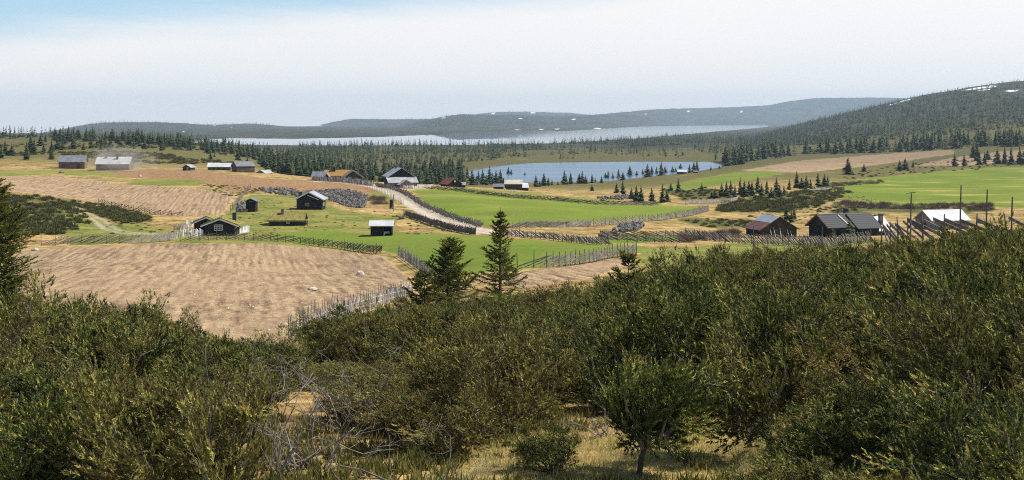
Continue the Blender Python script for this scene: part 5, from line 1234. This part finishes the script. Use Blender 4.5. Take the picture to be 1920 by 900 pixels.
# bare dead shrubs
def bare_shrub(u, D, seed, h, label, spreadk=.8, flat=0.0, n0=7):
    rg = np.random.default_rng(seed); mb = MB(); p0 = at_u(u, D)
    def grow(p, d, L, r, lev):
        pts = [p.copy()]; 
        for s in range(4):
            d = unit(d + rg.normal(size=3) * .22 + np.array([0, 0, .05 - flat * .1])); p = p + d * L / 4; p[2] = max(p[2], .03); pts.append(p.copy())
        mb.tube(pts, [r, r * .88, r * .75, r * .6, r * .45], 5 if lev < 2 else 3)
        if lev < 3:
            for b in range(int(rg.integers(2, 5))):
                j = int(rg.integers(1, 5)); grow(pts[j], unit(d + rg.normal(size=3) * .7), L * rg.uniform(.4, .7), r * .5, lev + 1)
    for i in range(n0):
        ph = rg.uniform(0, 6.28); grow(np.array([rg.normal(0, .08), rg.normal(0, .08), -.05]), unit(np.array([math.cos(ph) * spreadk, math.sin(ph) * spreadk, 1 - flat])), h * rg.uniform(.5, .8), .015 * rg.uniform(.7, 1.2), 0)
    tag(mb.build('bare_shrub', M['dead_twig'], None, p0), label, 'dead shrub')
bare_shrub(528, 18.3, 61, 1.7, 'leafless grey shrub with tangled branches, largest one at the bottom left', .7)
bare_shrub(600, 19.0, 62, 1.3, 'smaller leafless grey shrub right of the largest bare one', .7)
bare_shrub(430, 20.0, 63, 1.4, 'leafless grey shrub left of the largest bare one', .9)
bare_shrub(790, 17.6, 64, 1.5, 'fallen dead branches sprawling over the ground at the bottom centre', 1.0, .85, 9)
bare_shrub(230, 17.6, 65, 1.3, 'bare grey shrub in front of the left thicket at the bottom edge', .8)
bare_shrub(760, 45, 66, 1.9, 'bare twiggy shrub under the bushy young spruce', .8)
bare_shrub(1010, 30, 67, 1.6, 'bare grey shrub half hidden in the middle junipers', 1.0)
bare_shrub(1330, 24, 68, 1.7, 'pale bare branches among the junipers above the clearing', 1.1)
bare_shrub(1565, 30, 70, 2.1, 'bare grey branches left of the centre of the right hand thicket', 1.0)
bare_shrub(1130, 21.5, 71, .75, 'bare low branches at the upper edge of the clearing', 1.2)
bare_shrub(650, 22, 72, 1.9, 'tall bare shrub standing among green junipers, left of centre', .7)
bare_shrub(930, 38, 73, 1.9, 'bare twiggy shrub on the slope under the tall young spruce', .9)
bare_shrub(1680, 25, 69, 1.9, 'pale bare branches inside the right hand thicket', 1.0)
p = at_u(327, 17.6); v, f = ROCKS[2]; tag(link('stone', make_mesh('stone', v * np.array([.065, .05, .05]), [f], [M['pale_stone']]), None, p + Vector((0, 0, .30))), 'small pale stone at the bottom left among the bushes', 'stone')

# ---- grass and dwarf shrubs in the foreground
def grass(n, u0, u1, d0, d1, hh, mat, name, label, poly=None, nb=16, w=.012, bias=0.0, excl=None):
    base, dr, L, W, tn = [], [], [], [], []; k_ = 0; tr_ = 0
    while k_ < n and tr_ < n * 20:
        tr_ += 1
        u = RNG.uniform(u0, u1); D = d0 * (d1 / d0) ** RNG.random(); p = at_u(u, D)
        if poly is not None and seg_sd(np.array([u]), np.array([HZ - F * p.z / D]), poly)[0] < RNG.uniform(-30, 10): continue
        if excl is not None and seg_sd(np.array([u]), np.array([HZ - F * p.z / D]), excl)[0] > 0 and RNG.random() < .93: continue
        k_ += 1; t0 = np.clip(RNG.normal(.45 + bias, .2), 0, .9); hk = RNG.uniform(.5, 1.2) * hh
        for b in range(nb):
            base.append((p.x + RNG.normal(0, .07), p.y + RNG.normal(0, .07), p.z - .02)); dr.append((RNG.normal(0, .4), RNG.normal(0, .4), 1)); L.append(hk * RNG.uniform(.5, 1.1)); W.append(w * RNG.uniform(.7, 1.5)); tn.append(np.clip(t0 + RNG.normal(0, .12), 0, .95))
    v, f = leaf_tris(np.array(base), unit(np.array(dr)), np.array(L), np.array(W), RNG)
    tag(link(name, make_mesh(name, v, [f], [M[mat]], False, {'tint': ('FLOAT', 'POINT', np.repeat(tn, 3))})), label, 'grass' if 'grass' in name else 'shrubs', kind='stuff')
grass(3600, 740, 1540, 15.5, 25, .09, 'grass', 'grass', 'short dry grass on the clearing at the bottom centre', CLEAR, 16, .012, .22)
grass(1500, -60, 1980, 15.5, 60, .22, 'grass', 'grass', 'dry yellow grass showing between the junipers', None, 14, .016)
grass(60, 1390, 1440, 18.6, 20.5, .26, 'grass', 'grass', 'pale tall grass tuft on the clearing', None, 60, .012, .4)
grass(1700, -60, 1980, 15.2, 24, .24, 'heather', 'dwarf_shrubs', 'yellow green dwarf shrubs covering the ground between junipers', None, 22, .035, 0, CLEAR)
grass(500, 1500, 1980, 14.5, 17.5, .3, 'heather', 'dwarf_shrubs', 'yellow green dwarf shrubs in the bottom right corner', None, 22, .035, .2)
grass(900, -60, 640, 14.5, 18, .26, 'heather', 'dwarf_shrubs', 'yellow green dwarf shrubs along the bottom left', None, 22, .035, .1)

# ================================================================== light, sky, air
EL, AZ = 52.0, 8.0                                      # sun height; direction from +X towards +Y
sd = Vector((math.cos(RAD(EL)) * math.cos(RAD(AZ)), math.cos(RAD(EL)) * math.sin(RAD(AZ)), math.sin(RAD(EL))))
sl_ = bpy.data.lights.new('sun', 'SUN'); sl_.energy = 5.0; sl_.angle = RAD(.55); sl_.color = (1.0, .935, .83)
so = bpy.data.objects.new('sun', sl_); COL.objects.link(so); so.rotation_euler = sd.to_track_quat('Z', 'Y').to_euler(); so.location = (0, 0, 300)
w = bpy.data.worlds.new('World'); scene.world = w; w.use_nodes = True
nt = w.node_tree; nt.nodes.clear()
def wn(ty, **kw):
    n = nt.nodes.new(ty)
    for k_, v_ in kw.items(): setattr(n, k_, v_)
    return n
out = wn('ShaderNodeOutputWorld'); bg = wn('ShaderNodeBackground'); sky = wn('ShaderNodeTexSky', sky_type='NISHITA', sun_disc=False)
sky.sun_elevation = RAD(EL); sky.sun_rotation = RAD(90 - AZ); sky.altitude = 900; sky.air_density = 1.0; sky.dust_density = .4; sky.ozone_density = 1.5
tc = wn('ShaderNodeTexCoord'); sep = wn('ShaderNodeSeparateXYZ'); nt.links.new(tc.outputs['Generated'], sep.inputs[0])
def wm(op, a, b=None, c=None):
    n = wn('ShaderNodeMath', operation=op)
    for i, v_ in enumerate((a, b, c)):
        if v_ is None: continue
        if hasattr(v_, 'links'): nt.links.new(v_, n.inputs[i])
        else: n.inputs[i].default_value = v_
    return n.outputs[0]
mp = wn('ShaderNodeMapping'); nt.links.new(tc.outputs['Generated'], mp.inputs[0]); mp.inputs['Scale'].default_value = (3.0, 3.0, 22.0); mp.inputs['Rotation'].default_value = (0, RAD(4), 0)
nz = wn('ShaderNodeTexNoise'); nt.links.new(mp.outputs[0], nz.inputs[0]); nz.inputs['Scale'].default_value = 1.6; nz.inputs['Detail'].default_value = 6; nz.inputs['Roughness'].default_value = .6
mp2 = wn('ShaderNodeMapping'); nt.links.new(tc.outputs['Generated'], mp2.inputs[0]); mp2.inputs['Scale'].default_value = (2, 2, 4)
nz2 = wn('ShaderNodeTexNoise'); nt.links.new(mp2.outputs[0], nz2.inputs[0]); nz2.inputs['Scale'].default_value = 1.3; nz2.inputs['Detail'].default_value = 5
# veil of high cloud whose edge rises to the right
edge = wm('SUBTRACT', wm('SUBTRACT', sep.outputs[2], wm('MULTIPLY', wm('ADD', sep.outputs[0], .34), .10)), .050)
edge = wm('ADD', edge, wm('MULTIPLY', wm('SUBTRACT', nz.outputs[0], .5), .035))
mr = wn('ShaderNodeMapRange', interpolation_type='SMOOTHSTEP'); nt.links.new(edge, mr.inputs[0]); mr.inputs[1].default_value = -.014; mr.inputs[2].default_value = .022; mr.inputs[3].default_value = 1; mr.inputs[4].default_value = .04
hi = wm('MULTIPLY', wm('GREATER_THAN', sep.outputs[2], .1), 0.0)
cc = wm('MULTIPLY', mr.outputs[0], wm('ADD', .86, wm('MULTIPLY', nz2.outputs[0], .25)))
mx = wn('ShaderNodeMix', data_type='RGBA'); nt.links.new(cc, mx.inputs[0]); 
bl = wn('ShaderNodeMix', data_type='RGBA'); bl.inputs[0].default_value = .75; nt.links.new(sky.outputs[0], bl.inputs[6]); bl.inputs[7].default_value = (3.7, 6.0, 7.8, 1)
lowsky = wn('ShaderNodeMapRange', interpolation_type='SMOOTHSTEP'); nt.links.new(sep.outputs[2], lowsky.inputs[0]); lowsky.inputs[1].default_value = .10; lowsky.inputs[2].default_value = .26; lowsky.inputs[3].default_value = .75; lowsky.inputs[4].default_value = .05
nt.links.new(lowsky.outputs[0], bl.inputs[0])
nt.links.new(bl.outputs[2], mx.inputs[6])
CLOUD = (8.6, 8.4, 8.2); mx.inputs[7].default_value = (*CLOUD, 1)
nt.links.new(mx.outputs[2], bg.inputs[0]); bg.inputs[1].default_value = .085; nt.links.new(bg.outputs[0], out.inputs[0])
# air
def volume_mat(name, color, density, noise=False):
    N = NT(name); v = N.n('ShaderNodeVolumePrincipled'); v.inputs['Color'].default_value = (*color, 1); v.inputs['Anisotropy'].default_value = .1
    if noise:
        c = N.obj(); l = N.n('ShaderNodeVectorMath', operation='LENGTH'); N.t.links.new(c, l.inputs[0])
        fall = N.rng(l.outputs['Value'], .1, 1.0, 1, 0)
        n = N.rng(N.noise(N.pos(), .12, 3), .34, .66)
        N.t.links.new(N.math('MULTIPLY', N.math('MULTIPLY', fall, n), density), v.inputs['Density'])
    else: v.inputs['Density'].default_value = density
    N.t.links.new(v.outputs[0], N.out.inputs['Volume']); return N.m
mb = MB(); mb.box(-9800, 9800, -60, 14700, -330, 240)
HZM = volume_mat('haze', (.64, .81, .98), 7.0e-5); tag(mb.build('haze', HZM), 'thin bluish air haze over the whole valley', 'haze', kind='stuff')
p = hit(248, 320, 420, 470)
v, f = rock_mesh(3, 1.0); v = v / 1.0
o = link('dust_cloud', make_mesh('dust_cloud', v, [f], [volume_mat('dust', (.95, .86, .74), .3, True)]), None, p + Vector((-2.5, -3, 3.0)), 0, (13, 6, 6)); tag(o, 'tan dust cloud drifting in front of the white roofed house', 'dust', kind='stuff')

scene.view_settings.view_transform = 'Standard'; scene.view_settings.look = 'None'; scene.view_settings.exposure = 0.5; scene.view_settings.gamma = 1.0
scene.render.engine = 'CYCLES'
cy = scene.cycles
cy.max_bounces = 6; cy.diffuse_bounces = 2; cy.glossy_bounces = 3; cy.transmission_bounces = 2; cy.volume_bounces = 0; cy.transparent_max_bounces = 8
scene.cycles.filter_width = 1.05; cy.use_denoising = False; cy.use_adaptive_sampling = False; cy.adaptive_threshold = .015
cy.volume_step_rate = 1.0; cy.volume_max_steps = 64
